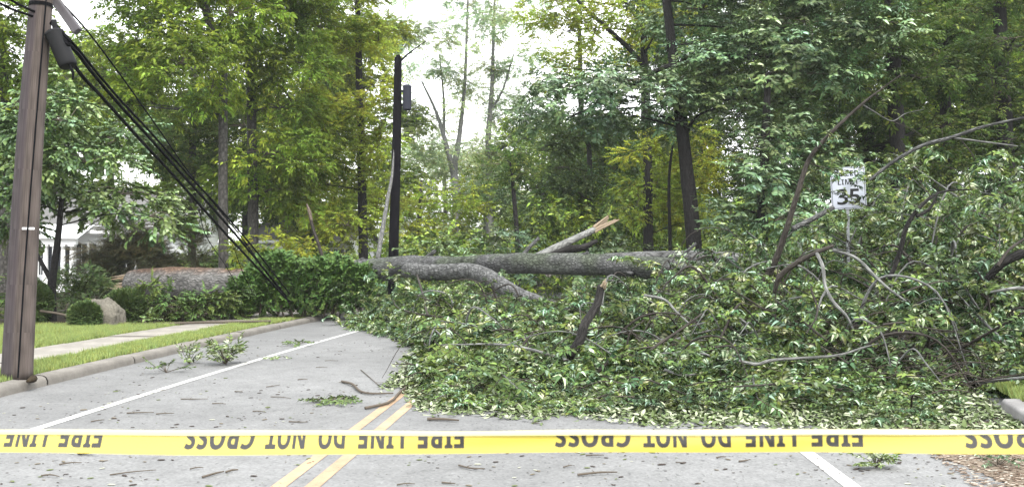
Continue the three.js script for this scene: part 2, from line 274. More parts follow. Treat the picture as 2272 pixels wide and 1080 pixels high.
// ------------------------------------------------------------------ the road and the ground
const bend = (d) => d < 6 ? 0.03 * (d - 6) : 0.03 * (d - 6) + 0.0025 * (d - 6) ** 2;
const edgeL = (d) => -4.45 + bend(d), edgeR = (d) => 1.98 + 0.057 * d + 0.002 * Math.max(0, d - 8) ** 2;
const midA = (d) => -1.59 + 0.071 * (d - 5.82), midB = (d) => -1.36 + 0.073 * (d - 5.82);
const kerbX = (d) => -5.88 + 0.0026 * Math.max(0, d - 9) ** 2;
const walkA = (d) => kerbX(d) - 0.88, walkB = (d) => kerbX(d) - 2.05;
const off = (f, o) => (d) => f(d) + o, at = (x) => () => x;
structure('ground', strip(at(-260), at(260), -25, 320, 40, -0.08, 40), M.floor);
structure('road', strip(kerbX, (d) => Math.max(6.2, kerbX(d) + 12), -8, 48, 80, 0, 10), M.asphalt);
const line = (name, f, w, d0, d1) => structure(name, strip(off(f, -w / 2), off(f, w / 2), d0, d1, 60, 0.004), null);
line('edge_line', edgeL, 0.11, -8, 30).material = M.white;
line('edge_line', edgeR, 0.115, -8, 26).material = M.white;
line('centre_line', midA, 0.105, -8, 24).material = M.yellowLine;
line('centre_line', midB, 0.105, -8, 24).material = M.yellowLine;
{
  const k = new THREE.Group(); k.name = 'kerb'; k.userData.kind = 'structure'; scene.add(k);
  const R = rng(5);
  for (let d = -6; d < 30; d += 2.4) { const o = (R() - 0.5) * 0.012, y = (R() - 0.5) * 0.014; const g = sweep(off(kerbX, o), d + 0.012, d + 2.39, 6, [[0.03, -0.06], [0.025, 0.05], [0.005, 0.095], [-0.03, 0.115], [-0.13, 0.13], [-0.155, 0.128], [-0.16, -0.06]], y); const m = new THREE.Mesh(g, M.kerb); m.name = 'kerb_stone'; k.add(m); }
}
const H0 = 0.128;
structure('grass_verge', strip(off(kerbX, -0.16), walkA, -8, 30, 60, H0, 3, 0.03), M.lawn);
{
  const w = new THREE.Group(); w.name = 'sidewalk'; w.userData.kind = 'structure'; scene.add(w);
  for (let d = -6; d < 26; d += 1.5) { const g = strip(walkB, walkA, d + 0.008, d + 1.49, 2, H0 + 0.02 + 0.006 * Math.sin(d * 7)); const m = new THREE.Mesh(g, M.concrete); m.name = 'paving_slab'; w.add(m); }
}
const under = structure('sidewalk_bed', strip(walkB, walkA, -8, 26, 30, H0 - 0.02), M.soil);
structure('lawn', strip(at(-60), walkB, -8, 19.6, 40, H0, 20, 0.05), M.lawn);
structure('garden_bed', strip(at(-120), (d) => d < 26 ? Math.min(walkB(d), -6) : kerbX(d) - 0.16, 19.6, 300, 90, H0 - 0.005, 20, 0.05), M.soil);
structure('forest_floor', strip((d) => Math.max(5.45, kerbX(d) + 12 - 0.6), at(200), 9.4, 300, 90, (x, d) => 0.12 + 0.09 * clamp(x - 6, 0, 14), 20, 0.1), M.floor);
// right kerb end, a bit of verge behind it and dirt washed onto the road edge
{
  const a = V(5.12, 0, -9.1), b = V(4.3, 0, -6.6), n = 10, prof = [[0, -0.05], [0.0, 0.10], [0.03, 0.135], [0.17, 0.145], [0.2, 0.12], [0.2, -0.05]], pos = [], uv = [], idx = [];
  const dir = b.clone().sub(a).normalize(), side = V(-dir.z, 0, dir.x); if (side.x < 0) side.negate();
  for (let i = 0; i <= n; i++) { const t = i / n, p = a.clone().lerp(b, t), e = smooth(0, 0.06, t); prof.forEach(([o, h], j) => { const oo = mix(0.1, o, 0.45 + 0.55 * e); pos.push(p.x + side.x * oo, h * (0.45 + 0.55 * e), p.z + side.z * oo); uv.push(j * 0.1, t * 2.7); }); }
  const m = prof.length; for (let i = 0; i < n; i++) for (let j = 0; j < m - 1; j++) { const q = i * m + j; idx.push(q, q + 1, q + m, q + m, q + 1, q + m + 1); }
  for (let j = 1; j < m - 1; j++) idx.push(0, j, j + 1);
  const g = new THREE.BufferGeometry(); g.setAttribute('position', new THREE.Float32BufferAttribute(pos, 3)); g.setAttribute('uv', new THREE.Float32BufferAttribute(uv, 2)); g.setIndex(idx); g.computeVertexNormals();
  const k = structure('kerb_end', g, M.kerbGrey);
  structure('right_verge', strip((d) => 4.3 + (d - 6.6) * 0.33 + 0.19, at(40), 5, 9.4, 12, 0.1, 8, 0.04), M.soil);
  const pts = []; const R = rng(8); for (let i = 0; i < 140; i++) { const an = i / 140 * Math.PI * 2, q = 0.62 + 0.5 * fbm(Math.cos(an) * 2 + 5, Math.sin(an) * 2 + 5, 3, 4) + 0.12 * R(); pts.push(new THREE.Vector2(Math.cos(an) * 0.95 * q, Math.sin(an) * 1.5 * q)); }
  const sg = new THREE.ShapeGeometry(new THREE.Shape(pts)); sg.rotateX(-Math.PI / 2); sg.translate(4.35, 0.006, -6.3);
  structure('dirt_patch', sg, std({ color: rgb(0.23, 0.195, 0.165), map: scaled(soilT, 1.4), roughness: 1 }));
}

// grass blades
{
  const R = rng(31), B = { p: [], c: [], i: [] };
  for (let k = 0; k < 14; k++) { const a = R() * 6.28, l = 0.035 + 0.05 * R(), o = V((R() - 0.5) * 0.11, 0, (R() - 0.5) * 0.11), c = 0.75 + 0.6 * R(), w = 0.004; const s = V(Math.cos(a), 0, Math.sin(a)), t = V(-s.z * (R() - 0.3), 1, s.x * (R() - 0.3)).multiplyScalar(l), q = B.p.length / 3; for (const v of [o.clone().addScaledVector(s, -w), o.clone().addScaledVector(s, w), o.clone().add(t)]) { B.p.push(v.x, v.y, v.z); B.c.push(0.19 * c, 0.24 * c, 0.06 * c); } B.i.push(q, q + 1, q + 2); }
  const g = finish(B), l1 = [], l2 = [];
  const put = (l, x, d, y, s) => l.push({ m: place(new THREE.Matrix4(), V(Math.cos(R() * 6), 0, Math.sin(R() * 6)), V(0, 1, 0), s * (0.7 + 0.7 * R()), V(x, y, -d)), c: tint(R, 0.5, 0.3) });
  for (let k = 0; k < 9000; k++) { const d = 7 + 15 * R(), x = mix(kerbX(d) - 0.17, walkA(d) - 0.02, R()); if (fbm(x * 1.3, d * 1.3, 4, 3) > 0.34) put(l1, x, d, H0 - 0.005, 1); }
  for (let k = 0; k < 15000; k++) { const d = 12 + 8 * R(), x = walkB(d) - 0.01 - 5 * R() * R() - 0.3 * R(); if (fbm(x * 1.1, d * 1.1, 8, 3) > 0.33) put(l1, x, d, H0 - 0.005, 1); }
  for (let k = 0; k < 9000; k++) { const d = 6.2 + 3.6 * R(), x = 4.3 + (d - 6.6) * 0.33 + 0.24 + 5 * R() * R(); if (fbm(x * 1.2, d * 1.2, 2, 3) > 0.3) put(l2, x, d, 0.1, 1.4); }
  const s = copies(scene, 'verge_grass', g, M.grass, l1); tag(s, 'short bright green grass beside the sidewalk behind the left kerb', 'grass', null, 'stuff');
  const s2 = copies(scene, 'roadside_grass', g, M.grass, l2); tag(s2, 'small patch of bright grass behind the grey kerb end', 'grass', null, 'stuff');
}

// ------------------------------------------------------------------ houses behind the trees
function lapped(w, h, step = 0.2) { const gs = []; for (let y = 0; y < h - 0.01; y += step) { const g = new THREE.BoxGeometry(w, step * 1.02, 0.03); g.rotateX(-0.09); g.translate(0, y + step / 2, 0); gs.push(g); } return mergeGeometries(gs); }
function roofSlope(w, run, rise, step = 0.28) { const gs = [], L = Math.hypot(run, rise), a = Math.atan2(rise, run); for (let s = 0; s < L; s += step) { const g = new THREE.BoxGeometry(w, 0.03, step * 1.1); g.rotateX(a + 0.05); g.translate(0, Math.sin(a) * (s + step / 2), -Math.cos(a) * (s + step / 2)); gs.push(g); } return mergeGeometries(gs); }
function house(label, base, yaw, { w, h, depth, wins, porch }) {
  const t = thing('house', label, 'house', base); t.rotation.y = yaw;
  const add = (p, name, g, mat) => { const m = new THREE.Mesh(g, mat); m.name = name; p.add(m); return m; };
  const wall = add(t, 'wall', lapped(w, h), M.siding);
  for (const s of [-1, 1]) { const g = lapped(depth, h); g.rotateY(Math.PI / 2); g.translate(s * w / 2, 0, -depth / 2); add(t, 'side_wall', g, M.siding); const tri = new THREE.ExtrudeGeometry(new THREE.Shape([new THREE.Vector2(-depth / 2, 0), new THREE.Vector2(depth / 2, 0), new THREE.Vector2(0, depth * 0.3)]), { depth: 0.05, bevelEnabled: false }); tri.rotateY(Math.PI / 2); tri.translate(s * (w / 2 - 0.03) - 0.025, h, -depth / 2); add(t, 'gable', tri, M.siding); }
  { const g = lapped(w, h); g.rotateY(Math.PI); g.translate(0, 0, -depth); add(t, 'back_wall', g, M.siding); }
  for (const s of [0, 1]) { const g = roofSlope(w + 0.8, depth / 2 + 0.4, depth * 0.3 + 0.24); g.translate(0, h - 0.18, 0.4); if (s) { g.rotateY(Math.PI); g.translate(0, 0, -depth); } add(t, 'roof', g, M.shingle); }
  for (const s of [-1, 1]) { const g = new THREE.BoxGeometry(0.16, h, 0.09); g.translate(s * (w / 2 - 0.06), h / 2, 0.03); add(t, 'corner_board', g, M.trim); }
  { const g = new THREE.BoxGeometry(w + 0.8, 0.2, 0.06); g.translate(0, h - 0.26, 0.44); add(t, 'fascia', g, M.trim); const s = new THREE.BoxGeometry(w + 0.7, 0.03, 0.4); s.translate(0, h - 0.34, 0.2); add(t, 'soffit', s, M.trim); }
  for (const [x, y, ww, hh] of wins) {
    const f = []; for (const s of [-1, 1]) { const a = new THREE.BoxGeometry(0.1, hh + 0.2, 0.08); a.translate(x + s * (ww / 2 + 0.05), y, 0.055); f.push(a); const b = new THREE.BoxGeometry(ww, 0.1, 0.08); b.translate(x, y + s * (hh / 2 + 0.05), 0.055); f.push(b); }
    const win = add(t, 'window', mergeGeometries(f), M.trim);
    for (let i = 0; i < 2; i++) for (let j = 0; j < 2; j++) { const g = new THREE.BoxGeometry(ww / 2 - 0.03, hh / 2 - 0.03, 0.012); g.translate(x + (i - 0.5) * ww / 2, y + (j - 0.5) * hh / 2, 0.045); add(win, 'pane', g, M.glass); }
    const m1 = new THREE.BoxGeometry(0.035, hh, 0.03), m2 = new THREE.BoxGeometry(ww, 0.035, 0.026); m1.translate(x, y, 0.055); m2.translate(x, y, 0.055); add(win, 'muntin', mergeGeometries([m1, m2]), M.trim);
    for (const s of [-1, 1]) { const gs = []; for (let q = 0; q < 12; q++) { const g = new THREE.BoxGeometry(0.34, hh / 12, 0.02); g.rotateX(0.35); g.translate(x + s * (ww / 2 + 0.3), y - hh / 2 + (q + 0.5) * hh / 12, 0.06); gs.push(g); } add(t, 'shutter', mergeGeometries(gs), M.shutter); }
  }
  if (porch) {
    const { x0, x1, out, ph, n } = porch, cx = (x0 + x1) / 2, pw = x1 - x0;
    const fl = new RoundedBoxGeometry(pw, 0.3, out, 2, 0.02); fl.translate(cx, 0.15, out / 2); add(t, 'porch_floor', fl, M.trim);
    for (let k = 0; k < n; k++) { const x = mix(x0 + 0.14, x1 - 0.14, k / (n - 1)), gs = [new THREE.CylinderGeometry(0.10, 0.125, ph - 0.2, 14), new THREE.BoxGeometry(0.32, 0.1, 0.32), new THREE.BoxGeometry(0.3, 0.1, 0.3)]; gs[0].translate(x, 0.3 + ph / 2, out - 0.2); gs[1].translate(x, 0.35, out - 0.2); gs[2].translate(x, 0.25 + ph, out - 0.2); add(t, 'column', mergeGeometries(gs), M.trim); }
    const be = new THREE.BoxGeometry(pw + 0.2, 0.34, 0.3); be.translate(cx, 0.47 + ph, out - 0.2); add(t, 'porch_beam', be, M.trim);
    const rf = roofSlope(pw + 0.5, out + 0.15, 0.8); rf.translate(cx, 0.62 + ph, out + 0.12); add(t, 'porch_roof', rf, M.siding);
    const dr = new RoundedBoxGeometry(1, 2.1, 0.06, 2, 0.01); dr.translate(cx, 1.38, 0.06); const dd = add(t, 'door', dr, M.shutter); const kn = new THREE.SphereGeometry(0.035, 10, 8); kn.translate(cx + 0.4, 1.35, 0.12); add(dd, 'handle', kn, M.steel);
  }
  return t;
}
{
  const b = P(212, 600, 47); b.y = 0.12;
  house('white clapboard house with columned porch half hidden behind the maple', b, 0.12, { w: 9.9, h: 3.5, depth: 7, wins: [[-4.2, 1.75, 0.6, 1.5], [-2.85, 1.75, 0.55, 1.7], [-0.75, 1.75, 0.55, 1.7], [1.6, 1.75, 0.9, 1.5]], porch: { x0: -3.3, x1: -0.4, out: 2.2, ph: 2.2, n: 7 } });
  const c = P(675, 580, 62); c.y = 0.12;
  house('pale house glimpsed through the leaves above the dark hedge', c, -0.1, { w: 7, h: 3.4, depth: 6, wins: [[-2, 1.9, 1, 1.4], [0.5, 1.9, 1, 1.4], [2.5, 1.9, 0.9, 1.4]] });
}

// ------------------------------------------------------------------ trees
tree({ name: 'maple_tree', label: 'small maple with pale layered leaves behind the left utility pole', d: 21.5, trunk: [[112, 700], [113, 640], [118, 600], [128, 520], [138, 420], [150, 330]], r: [0.16, 0.13, 0.1, 0.075, 0.06, 0.03], kind: 'maple', seed: 101, density: 34, bark: M.barkDark, scale: 1.05, mat: M.leaf,
  limbs: [{ p: [[114, 625], [92, 585], [72, 545], [60, 480]], r: [0.07, 0.05, 0.04, 0.025] }],
  lobes: [[120, 440, 100, 55], [40, 470, 60, 45], [60, 330, 90, 60], [190, 360, 110, 60], [270, 430, 100, 55], [330, 480, 55, 38], [150, 270, 110, 60], [260, 310, 90, 45], [30, 230, 90, 60], [210, 480, 70, 35], [160, 200, 60, 40]], opt: { flat: 0.4, hang: 0.15, vary: 0.6 } });
tree({ name: 'broadleaf_tree', label: 'leafy tree at the far left edge behind the utility pole', d: 30, trunk: [[6, 620], [8, 500], [10, 300], [5, 60]], r: [0.2, 0.18, 0.15, 0.1], kind: 'oak', seed: 102, density: 26, bark: M.bark,
  lobes: [[20, 110, 80, 80], [-60, 180, 90, 90], [30, 30, 50, 60], [-40, 20, 80, 80], [10, 220, 60, 60], [-50, 330, 90, 90]] });
tree({ name: 'tall_oak', label: 'tall tree whose grey trunk bends left near the top', d: 31, trunk: [[497, 600], [494, 460], [494, 280], [490, 120], [462, 40], [430, -60], [400, -200]], r: [0.22, 0.19, 0.17, 0.16, 0.15, 0.13, 0.08], kind: 'oak', seed: 103, density: 27,
  lobes: [[420, 50, 110, 80], [310, 60, 90, 60], [300, 150, 90, 60], [510, 30, 90, 70], [400, 140, 90, 60], [280, -60, 140, 80], [450, -80, 150, 80], [340, 230, 70, 45], [470, 190, 60, 50], [250, 230, 60, 40]] });
tree({ name: 'tall_oak', label: 'tall straight tree with thick dark trunk right of the bent one', d: 34, trunk: [[562, 590], [560, 440], [557, 250], [554, 60], [552, -160]], r: [0.25, 0.22, 0.2, 0.18, 0.12], kind: 'oak', seed: 104, density: 27,
  limbs: [{ p: [[558, 200], [590, 180], [625, 195], [650, 230]], r: [0.08, 0.06, 0.05, 0.03] }],
  lobes: [[610, 50, 100, 70], [660, 140, 90, 70], [620, 240, 90, 60], [690, 330, 80, 60], [600, 340, 80, 60], [560, -60, 150, 70], [680, -50, 100, 70], [540, 150, 70, 60], [640, 420, 80, 50], [710, 60, 70, 70], [530, 400, 60, 40]] });
tree({ name: 'oak_tree', label: 'yellow green tree with a slim dark trunk left of the dark pole', d: 37, trunk: [[808, 590], [805, 520], [802, 380], [798, 240], [794, 60], [790, -140]], r: [0.24, 0.22, 0.2, 0.18, 0.14, 0.08], kind: 'yellow', seed: 105, density: 25, bark: M.barkDark,
  lobes: [[770, 110, 80, 60], [730, 220, 70, 50], [820, 190, 40, 80], [760, 320, 80, 60], [840, 330, 35, 70], [720, 410, 80, 50], [820, 440, 45, 60], [790, 20, 90, 70], [740, -70, 130, 70], [840, 90, 50, 50], [770, 500, 70, 40]] });
tree({ name: 'dark_tree', label: 'dark green tree in shade between the maple and the tall trunks', d: 40, trunk: [[425, 600], [425, 420], [428, 250], [430, 100]], r: [0.22, 0.2, 0.16, 0.1], kind: 'dark', seed: 106, density: 26,
  lobes: [[430, 300, 80, 70], [400, 220, 70, 60], [470, 380, 70, 60], [360, 320, 60, 60], [440, 450, 60, 45], [640, 330, 80, 90], [540, 280, 70, 90], [590, 440, 70, 50]] });
// far left backdrop
{
  const L = [[-80, 58, 'oak'], [60, 63, 'dark'], [240, 56, 'oak'], [360, 60, 'yellow'], [540, 66, 'oak'], [690, 57, 'yellow'], [800, 64, 'oak']];
  const lab = ['mid green tree far behind the left utility pole', 'dark tree far behind the white house porch', 'mid green tree rising behind the white house', 'yellow green tree behind the white house gable', 'mid green tree far behind the two tall trunks', 'yellow green tree behind the pale far house', 'mid green tree far behind the dark pole'];
  L.forEach(([x, d, kind], k) => {
    const R = rng(200 + k), lobes = []; for (let q = 0; q < 14; q++) lobes.push([x + (R() - 0.5) * 210, 90 + q * 36 + (R() - 0.5) * 40 + (k === 1 ? 90 : 0), 55 + 30 * R(), 38 + 20 * R()]);
    tree({ name: 'background_tree', label: lab[k], group: 'trees closing the view on the left', d, trunk: [[x, 590], [x + 4, 400], [x - 5, 180]], r: [0.3, 0.25, 0.14], kind, seed: 210 + k, density: 14, scale: 1.5, lobes, opt: { clump: 1, clumps: 1.1 }, twigs: false });
  });
}
// pale airy trees in the middle, against the bright sky
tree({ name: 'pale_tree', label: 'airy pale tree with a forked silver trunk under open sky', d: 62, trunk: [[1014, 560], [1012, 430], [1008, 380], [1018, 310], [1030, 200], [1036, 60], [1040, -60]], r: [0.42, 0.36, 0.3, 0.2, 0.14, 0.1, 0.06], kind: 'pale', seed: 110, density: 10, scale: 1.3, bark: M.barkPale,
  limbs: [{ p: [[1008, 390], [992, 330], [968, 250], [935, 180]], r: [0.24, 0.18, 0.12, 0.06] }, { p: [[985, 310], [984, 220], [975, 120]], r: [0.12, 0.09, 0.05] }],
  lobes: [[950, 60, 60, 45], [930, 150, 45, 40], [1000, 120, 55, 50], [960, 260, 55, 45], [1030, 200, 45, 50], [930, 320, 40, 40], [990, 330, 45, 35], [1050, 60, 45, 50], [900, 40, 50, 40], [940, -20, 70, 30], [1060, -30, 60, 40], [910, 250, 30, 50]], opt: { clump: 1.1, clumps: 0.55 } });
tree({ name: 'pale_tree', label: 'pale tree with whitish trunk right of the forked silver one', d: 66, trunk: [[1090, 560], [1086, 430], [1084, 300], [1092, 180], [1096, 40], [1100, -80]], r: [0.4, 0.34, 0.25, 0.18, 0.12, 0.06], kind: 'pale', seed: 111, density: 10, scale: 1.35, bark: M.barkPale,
  limbs: [{ p: [[1085, 345], [1120, 325], [1160, 310], [1185, 285]], r: [0.16, 0.12, 0.09, 0.05] }, { p: [[1087, 250], [1115, 200], [1140, 120]], r: [0.12, 0.09, 0.05] }],
  lobes: [[1090, 110, 50, 55], [1070, 230, 50, 45], [1130, 210, 55, 50], [1150, 290, 50, 35], [1090, 310, 55, 40], [1150, 120, 45, 50], [1110, 10, 50, 50], [1060, 360, 50, 40], [1170, 30, 45, 50]], opt: { clump: 1.1, clumps: 0.55 } });
tree({ name: 'background_tree', label: 'blue green tree beyond the gap behind the slim bent trunk', d: 58, trunk: [[1200, 590], [1205, 450], [1205, 320]], r: [0.3, 0.24, 0.12], kind: 'maple', seed: 112, density: 9, scale: 1.5, lobes: [[1130, 380, 60, 40], [1190, 400, 60, 50], [1240, 340, 50, 40], [1150, 460, 60, 40], [1230, 440, 60, 50], [1080, 420, 60, 40]], opt: { clump: 0.9, clumps: 0.8 }, twigs: false });
tree({ name: 'background_tree', label: 'light green tree low in the gap behind the dark pole', d: 55, trunk: [[930, 590], [930, 480], [935, 400]], r: [0.2, 0.16, 0.08], kind: 'yellow', seed: 113, density: 9, scale: 1.5, lobes: [[930, 440, 60, 35], [890, 480, 50, 40], [980, 450, 60, 35], [1020, 470, 50, 35], [940, 510, 80, 40], [1040, 430, 40, 30]], opt: { clump: 0.9, clumps: 0.8 }, twigs: false });
tree({ name: 'slim_tree', label: 'slim dark bent tree standing behind the fallen trunk', d: 34, trunk: [[1150, 590], [1149, 540], [1143, 470], [1138, 410], [1132, 360]], r: [0.13, 0.12, 0.1, 0.08, 0.04], kind: 'dark', seed: 114, density: 20, bark: M.barkDark, lobes: [[1110, 365, 55, 28], [1170, 380, 50, 28], [1140, 345, 45, 22]] });
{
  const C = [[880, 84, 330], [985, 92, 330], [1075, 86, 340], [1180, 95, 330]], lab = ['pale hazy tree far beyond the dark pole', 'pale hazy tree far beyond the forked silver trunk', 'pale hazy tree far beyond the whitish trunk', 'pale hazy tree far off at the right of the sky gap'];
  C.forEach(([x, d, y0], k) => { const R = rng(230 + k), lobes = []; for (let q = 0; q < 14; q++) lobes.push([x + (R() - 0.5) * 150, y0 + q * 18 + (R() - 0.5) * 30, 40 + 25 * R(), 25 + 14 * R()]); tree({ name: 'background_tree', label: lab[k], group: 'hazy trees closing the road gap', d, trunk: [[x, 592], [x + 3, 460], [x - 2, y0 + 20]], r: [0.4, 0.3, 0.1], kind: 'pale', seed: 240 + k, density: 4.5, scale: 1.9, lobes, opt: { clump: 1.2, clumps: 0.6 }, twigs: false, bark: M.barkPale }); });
  const g = thing('undergrowth', 'low leafy undergrowth under the trees beyond the fallen trunk', 'undergrowth', V(6, 0.1, -44)); g.userData.kind = 'stuff';
  const R = rng(250), l = [], l2 = []; for (let k = 0; k < 12000; k++) { const px = 380 + 2000 * R(), d = 38 + 18 * R(), x = (px - PW / 2) / F * d, h = (px > 1180 ? 4.6 : 2.6) * (0.35 + 1.1 * fbm(x * 0.35, d * 0.3, 4, 3)) * (px < 850 ? 0.7 : 1); (R() < 0.5 ? l : l2).push({ m: place(new THREE.Matrix4(), V(R() - 0.5, R() - 0.6, R() - 0.5), V(R() - 0.5, 1, R() - 0.5), 1.1 + 0.6 * R(), V(x, 0.1 + h * (R() < 0.5 ? R() : 0.7 + 0.3 * R()), -d)), c: tint(R, 0.6, 0.3) }); }
  copies(g, 'foliage', SP.oak, M.leaf, l); copies(g, 'foliage', SP.dark, M.leaf, l2);
}
// right side
tree({ name: 'large_oak', label: 'large leaning oak with blue green crown behind the fallen trunk', d: 26, trunk: [[1548, 600], [1540, 530], [1522, 360], [1505, 210], [1490, 90], [1474, -60], [1468, -200]], r: [0.29, 0.26, 0.23, 0.19, 0.16, 0.13, 0.08], kind: 'blue', seed: 120, density: 30, bark: M.barkDark, mat: M.leaf,
  limbs: [{ p: [[1508, 150], [1560, 132], [1620, 130], [1690, 126], [1760, 118]], r: [0.12, 0.1, 0.08, 0.06, 0.04] }, { p: [[1506, 140], [1450, 160], [1400, 195], [1330, 230], [1260, 262]], r: [0.1, 0.07, 0.06, 0.045, 0.025] }, { p: [[1520, 300], [1545, 260], [1590, 240]], r: [0.06, 0.05, 0.03] }],
  lobes: [[1290, 190, 110, 45], [1240, 255, 70, 35], [1400, 180, 90, 45], [1500, 190, 80, 50], [1590, 120, 100, 60], [1690, 70, 110, 60], [1800, 50, 110, 60], [1900, 120, 90, 60], [1760, 170, 110, 55], [1640, 210, 90, 40], [1460, 260, 70, 30], [1560, 20, 130, 60], [1700, -60, 180, 70], [1860, -50, 140, 70], [1960, 60, 70, 60], [1840, 220, 80, 45], [1380, 250, 70, 30]] });
tree({ name: 'yellow_tree', label: 'yellow green tree with dark slanting limbs at the top middle', d: 38, trunk: [[1440, 590], [1438, 420], [1436, 260], [1430, 120], [1425, -80]], r: [0.28, 0.24, 0.2, 0.16, 0.1], kind: 'yellow', seed: 121, density: 17, bark: M.barkDark,
  limbs: [{ p: [[1432, 150], [1400, 112], [1345, 60], [1290, 10], [1250, -40]], r: [0.12, 0.11, 0.1, 0.08, 0.06] }, { p: [[1440, 110], [1420, 50], [1385, 0], [1360, -50]], r: [0.1, 0.08, 0.07, 0.05] }],
  lobes: [[1260, 70, 80, 50], [1370, 50, 90, 50], [1320, 140, 80, 45], [1460, 60, 80, 60], [1230, 0, 80, 50], [1340, -50, 120, 50], [1500, -30, 100, 50], [1230, 150, 50, 45], [1400, 130, 60, 40]] });
tree({ name: 'dark_tree', label: 'blue green feathery tree behind the broken pale limb', d: 43, trunk: [[1310, 590], [1310, 450], [1306, 280]], r: [0.26, 0.2, 0.1], kind: 'maple', seed: 122, density: 20, scale: 1.25, lobes: [[1290, 300, 80, 45], [1250, 370, 70, 55], [1340, 360, 70, 60], [1300, 440, 90, 50], [1230, 300, 50, 40], [1380, 300, 60, 45], [1220, 460, 60, 50], [1350, 500, 80, 45]] });
tree({ name: 'young_tree', label: 'bright yellow green young tree beside the leaning oak trunk', d: 36, trunk: [[1440, 590], [1441, 480], [1438, 350], [1450, 300]], r: [0.16, 0.15, 0.12, 0.05], kind: 'yellow', seed: 123, density: 20, bark: M.barkDark, lobes: [[1430, 340, 60, 40], [1500, 320, 60, 40], [1560, 340, 60, 50], [1460, 400, 60, 40], [1550, 420, 55, 45], [1480, 460, 60, 40], [1590, 380, 40, 50], [1420, 440, 40, 40], [1540, 490, 50, 40]] });
tree({ name: 'slim_tree', label: 'very slim dark sapling just left of the leaning oak trunk', d: 29, trunk: [[1488, 600], [1487, 520], [1485, 400], [1492, 330], [1504, 280]], r: [0.07, 0.065, 0.055, 0.045, 0.03], kind: 'blue', seed: 124, density: 18, bark: M.barkDark, lobes: [[1500, 275, 40, 20]] });
tree({ name: 'green_tree', label: 'mid green tree between the leaning oak and the speed sign', d: 24, trunk: [[1690, 600], [1692, 480], [1700, 300], [1705, 160]], r: [0.2, 0.18, 0.14, 0.08], kind: 'blue', seed: 125, density: 27, bark: M.barkDark, mat: M.leaf, lobes: [[1660, 330, 70, 50], [1750, 300, 80, 60], [1670, 420, 80, 50], [1770, 410, 80, 50], [1620, 480, 60, 40], [1720, 490, 80, 40], [1830, 340, 60, 60]] });
{
  const W = [[1930, 30, 0.34, 'dark', 'dark wooded tree with a broad trunk behind the speed sign'], [2000, 27, 0.3, 'dark', 'dark trunked tree right of the speed sign'], [2110, 33, 0.26, 'dark', 'shaded tree above the dark hollow on the right'], [2240, 29, 0.3, 'dark', 'shaded tree at the right edge of the wood'], [2340, 31, 0.3, 'dark', 'shaded tree filling the far right edge of the view']];
  W.forEach(([x, d, r, kind, label], k) => {
    const R = rng(300 + k), lobes = []; for (let q = 0; q < 12; q++) lobes.push([x + (R() - 0.5) * 210, -40 + q * 36 + (R() - 0.5) * 40, 60 + 40 * R(), 34 + 20 * R()]);
    tree({ name: 'wood_tree', label, group: 'dark wood on the right', d, trunk: [[x, 620], [x - 4, 400], [x - 14, 180], [x - 26, -120]], r: [r, r * 0.88, r * 0.8, r * 0.6], kind, seed: 310 + k, density: 17, scale: 1.05, bark: M.barkDark, lobes, ground: 0.5 });
  });
  const Y = [[2080, 38, 'oak', 'green tree with sunny tips high in the right wood'], [2230, 41, 'oak', 'green tree high at the right edge of the wood']];
  Y.forEach(([x, d, kind, label], k) => { const R = rng(340 + k), lobes = []; for (let q = 0; q < 9; q++) lobes.push([x + (R() - 0.5) * 200, -20 + q * 34, 60 + 30 * R(), 32 + 18 * R()]); tree({ name: 'wood_tree', label, group: 'dark wood on the right', d, trunk: [[x, 600], [x, 300], [x + 5, 0]], r: [0.3, 0.24, 0.16], kind, seed: 345 + k, density: 15, scale: 1.2, bark: M.barkDark, lobes, ground: 0.5 }); });
  const B = [[1290, 66], [1430, 60], [1560, 58], [1720, 52], [1880, 60], [2040, 56], [2200, 60], [2360, 54]], lab = ['dark tree deep in the wood behind the feathery one', 'dark tree deep in the wood behind the yellow green young tree', 'dark tree deep in the wood behind the leaning oak', 'dark tree deep in the wood behind the mid green tree', 'dark tree deep in the wood behind the speed sign', 'dark tree deep in the wood above the hollow', 'dark tree deep in the wood near the right edge', 'dark tree deep in the wood past the right edge'];
  B.forEach(([x, d], k) => { const R = rng(360 + k), lobes = []; for (let q = 0; q < 15; q++) lobes.push([x + (R() - 0.5) * 200, (k < 2 ? 300 - q * 20 : -20) + q * 40 + (R() - 0.5) * 40, 70 + 30 * R(), 42 + 20 * R()]); tree({ name: 'background_tree', label: lab[k], group: 'trees deep in the right wood', d, trunk: [[x, 590], [x, 300], [x - 4, 60]], r: [0.35, 0.28, 0.16], kind: k < 2 ? 'oak' : 'dark', seed: 370 + k, density: 13, scale: 1.6, lobes, opt: { clump: 1, clumps: 0.7 }, twigs: false, bark: M.barkDark }); });
}

// ------------------------------------------------------------------ shrubs, hedge, rock
function shrub(name, label, category, base, lobes, kind, density, scale, seed, opt = {}, mat = M.leaf) {
  const R = rng(seed), t = thing(name, label, category, base), leaves = [];
  const st = []; lobes.forEach(([x, y, z, rx, ry, rz]) => { const c = V(base.x + x, base.y + y, base.z + z), L = lobe(R, c, V(rx, ry, rz), density, scale, opt); leaves.push(...L.out); st.push(tube([V(base.x + x * 0.3, base.y - 0.05, base.z + z * 0.3), V(base.x + x * 0.7, base.y + y * 0.5, base.z + z), c], [0.03, 0.022, 0.012], 5)); for (const q of L.centres.slice(0, 12)) st.push(tube([c, q], [0.01, 0.004], 4, { n: 2, cap: false })); });
  part(t, 'stem', mergeGeometries(st), M.twig); copies(t, 'foliage', SP[kind], mat, leaves); return t;
}
const gb = (px, d, y = H0) => { const v = P(px, 600, d); v.y = y; return v; };
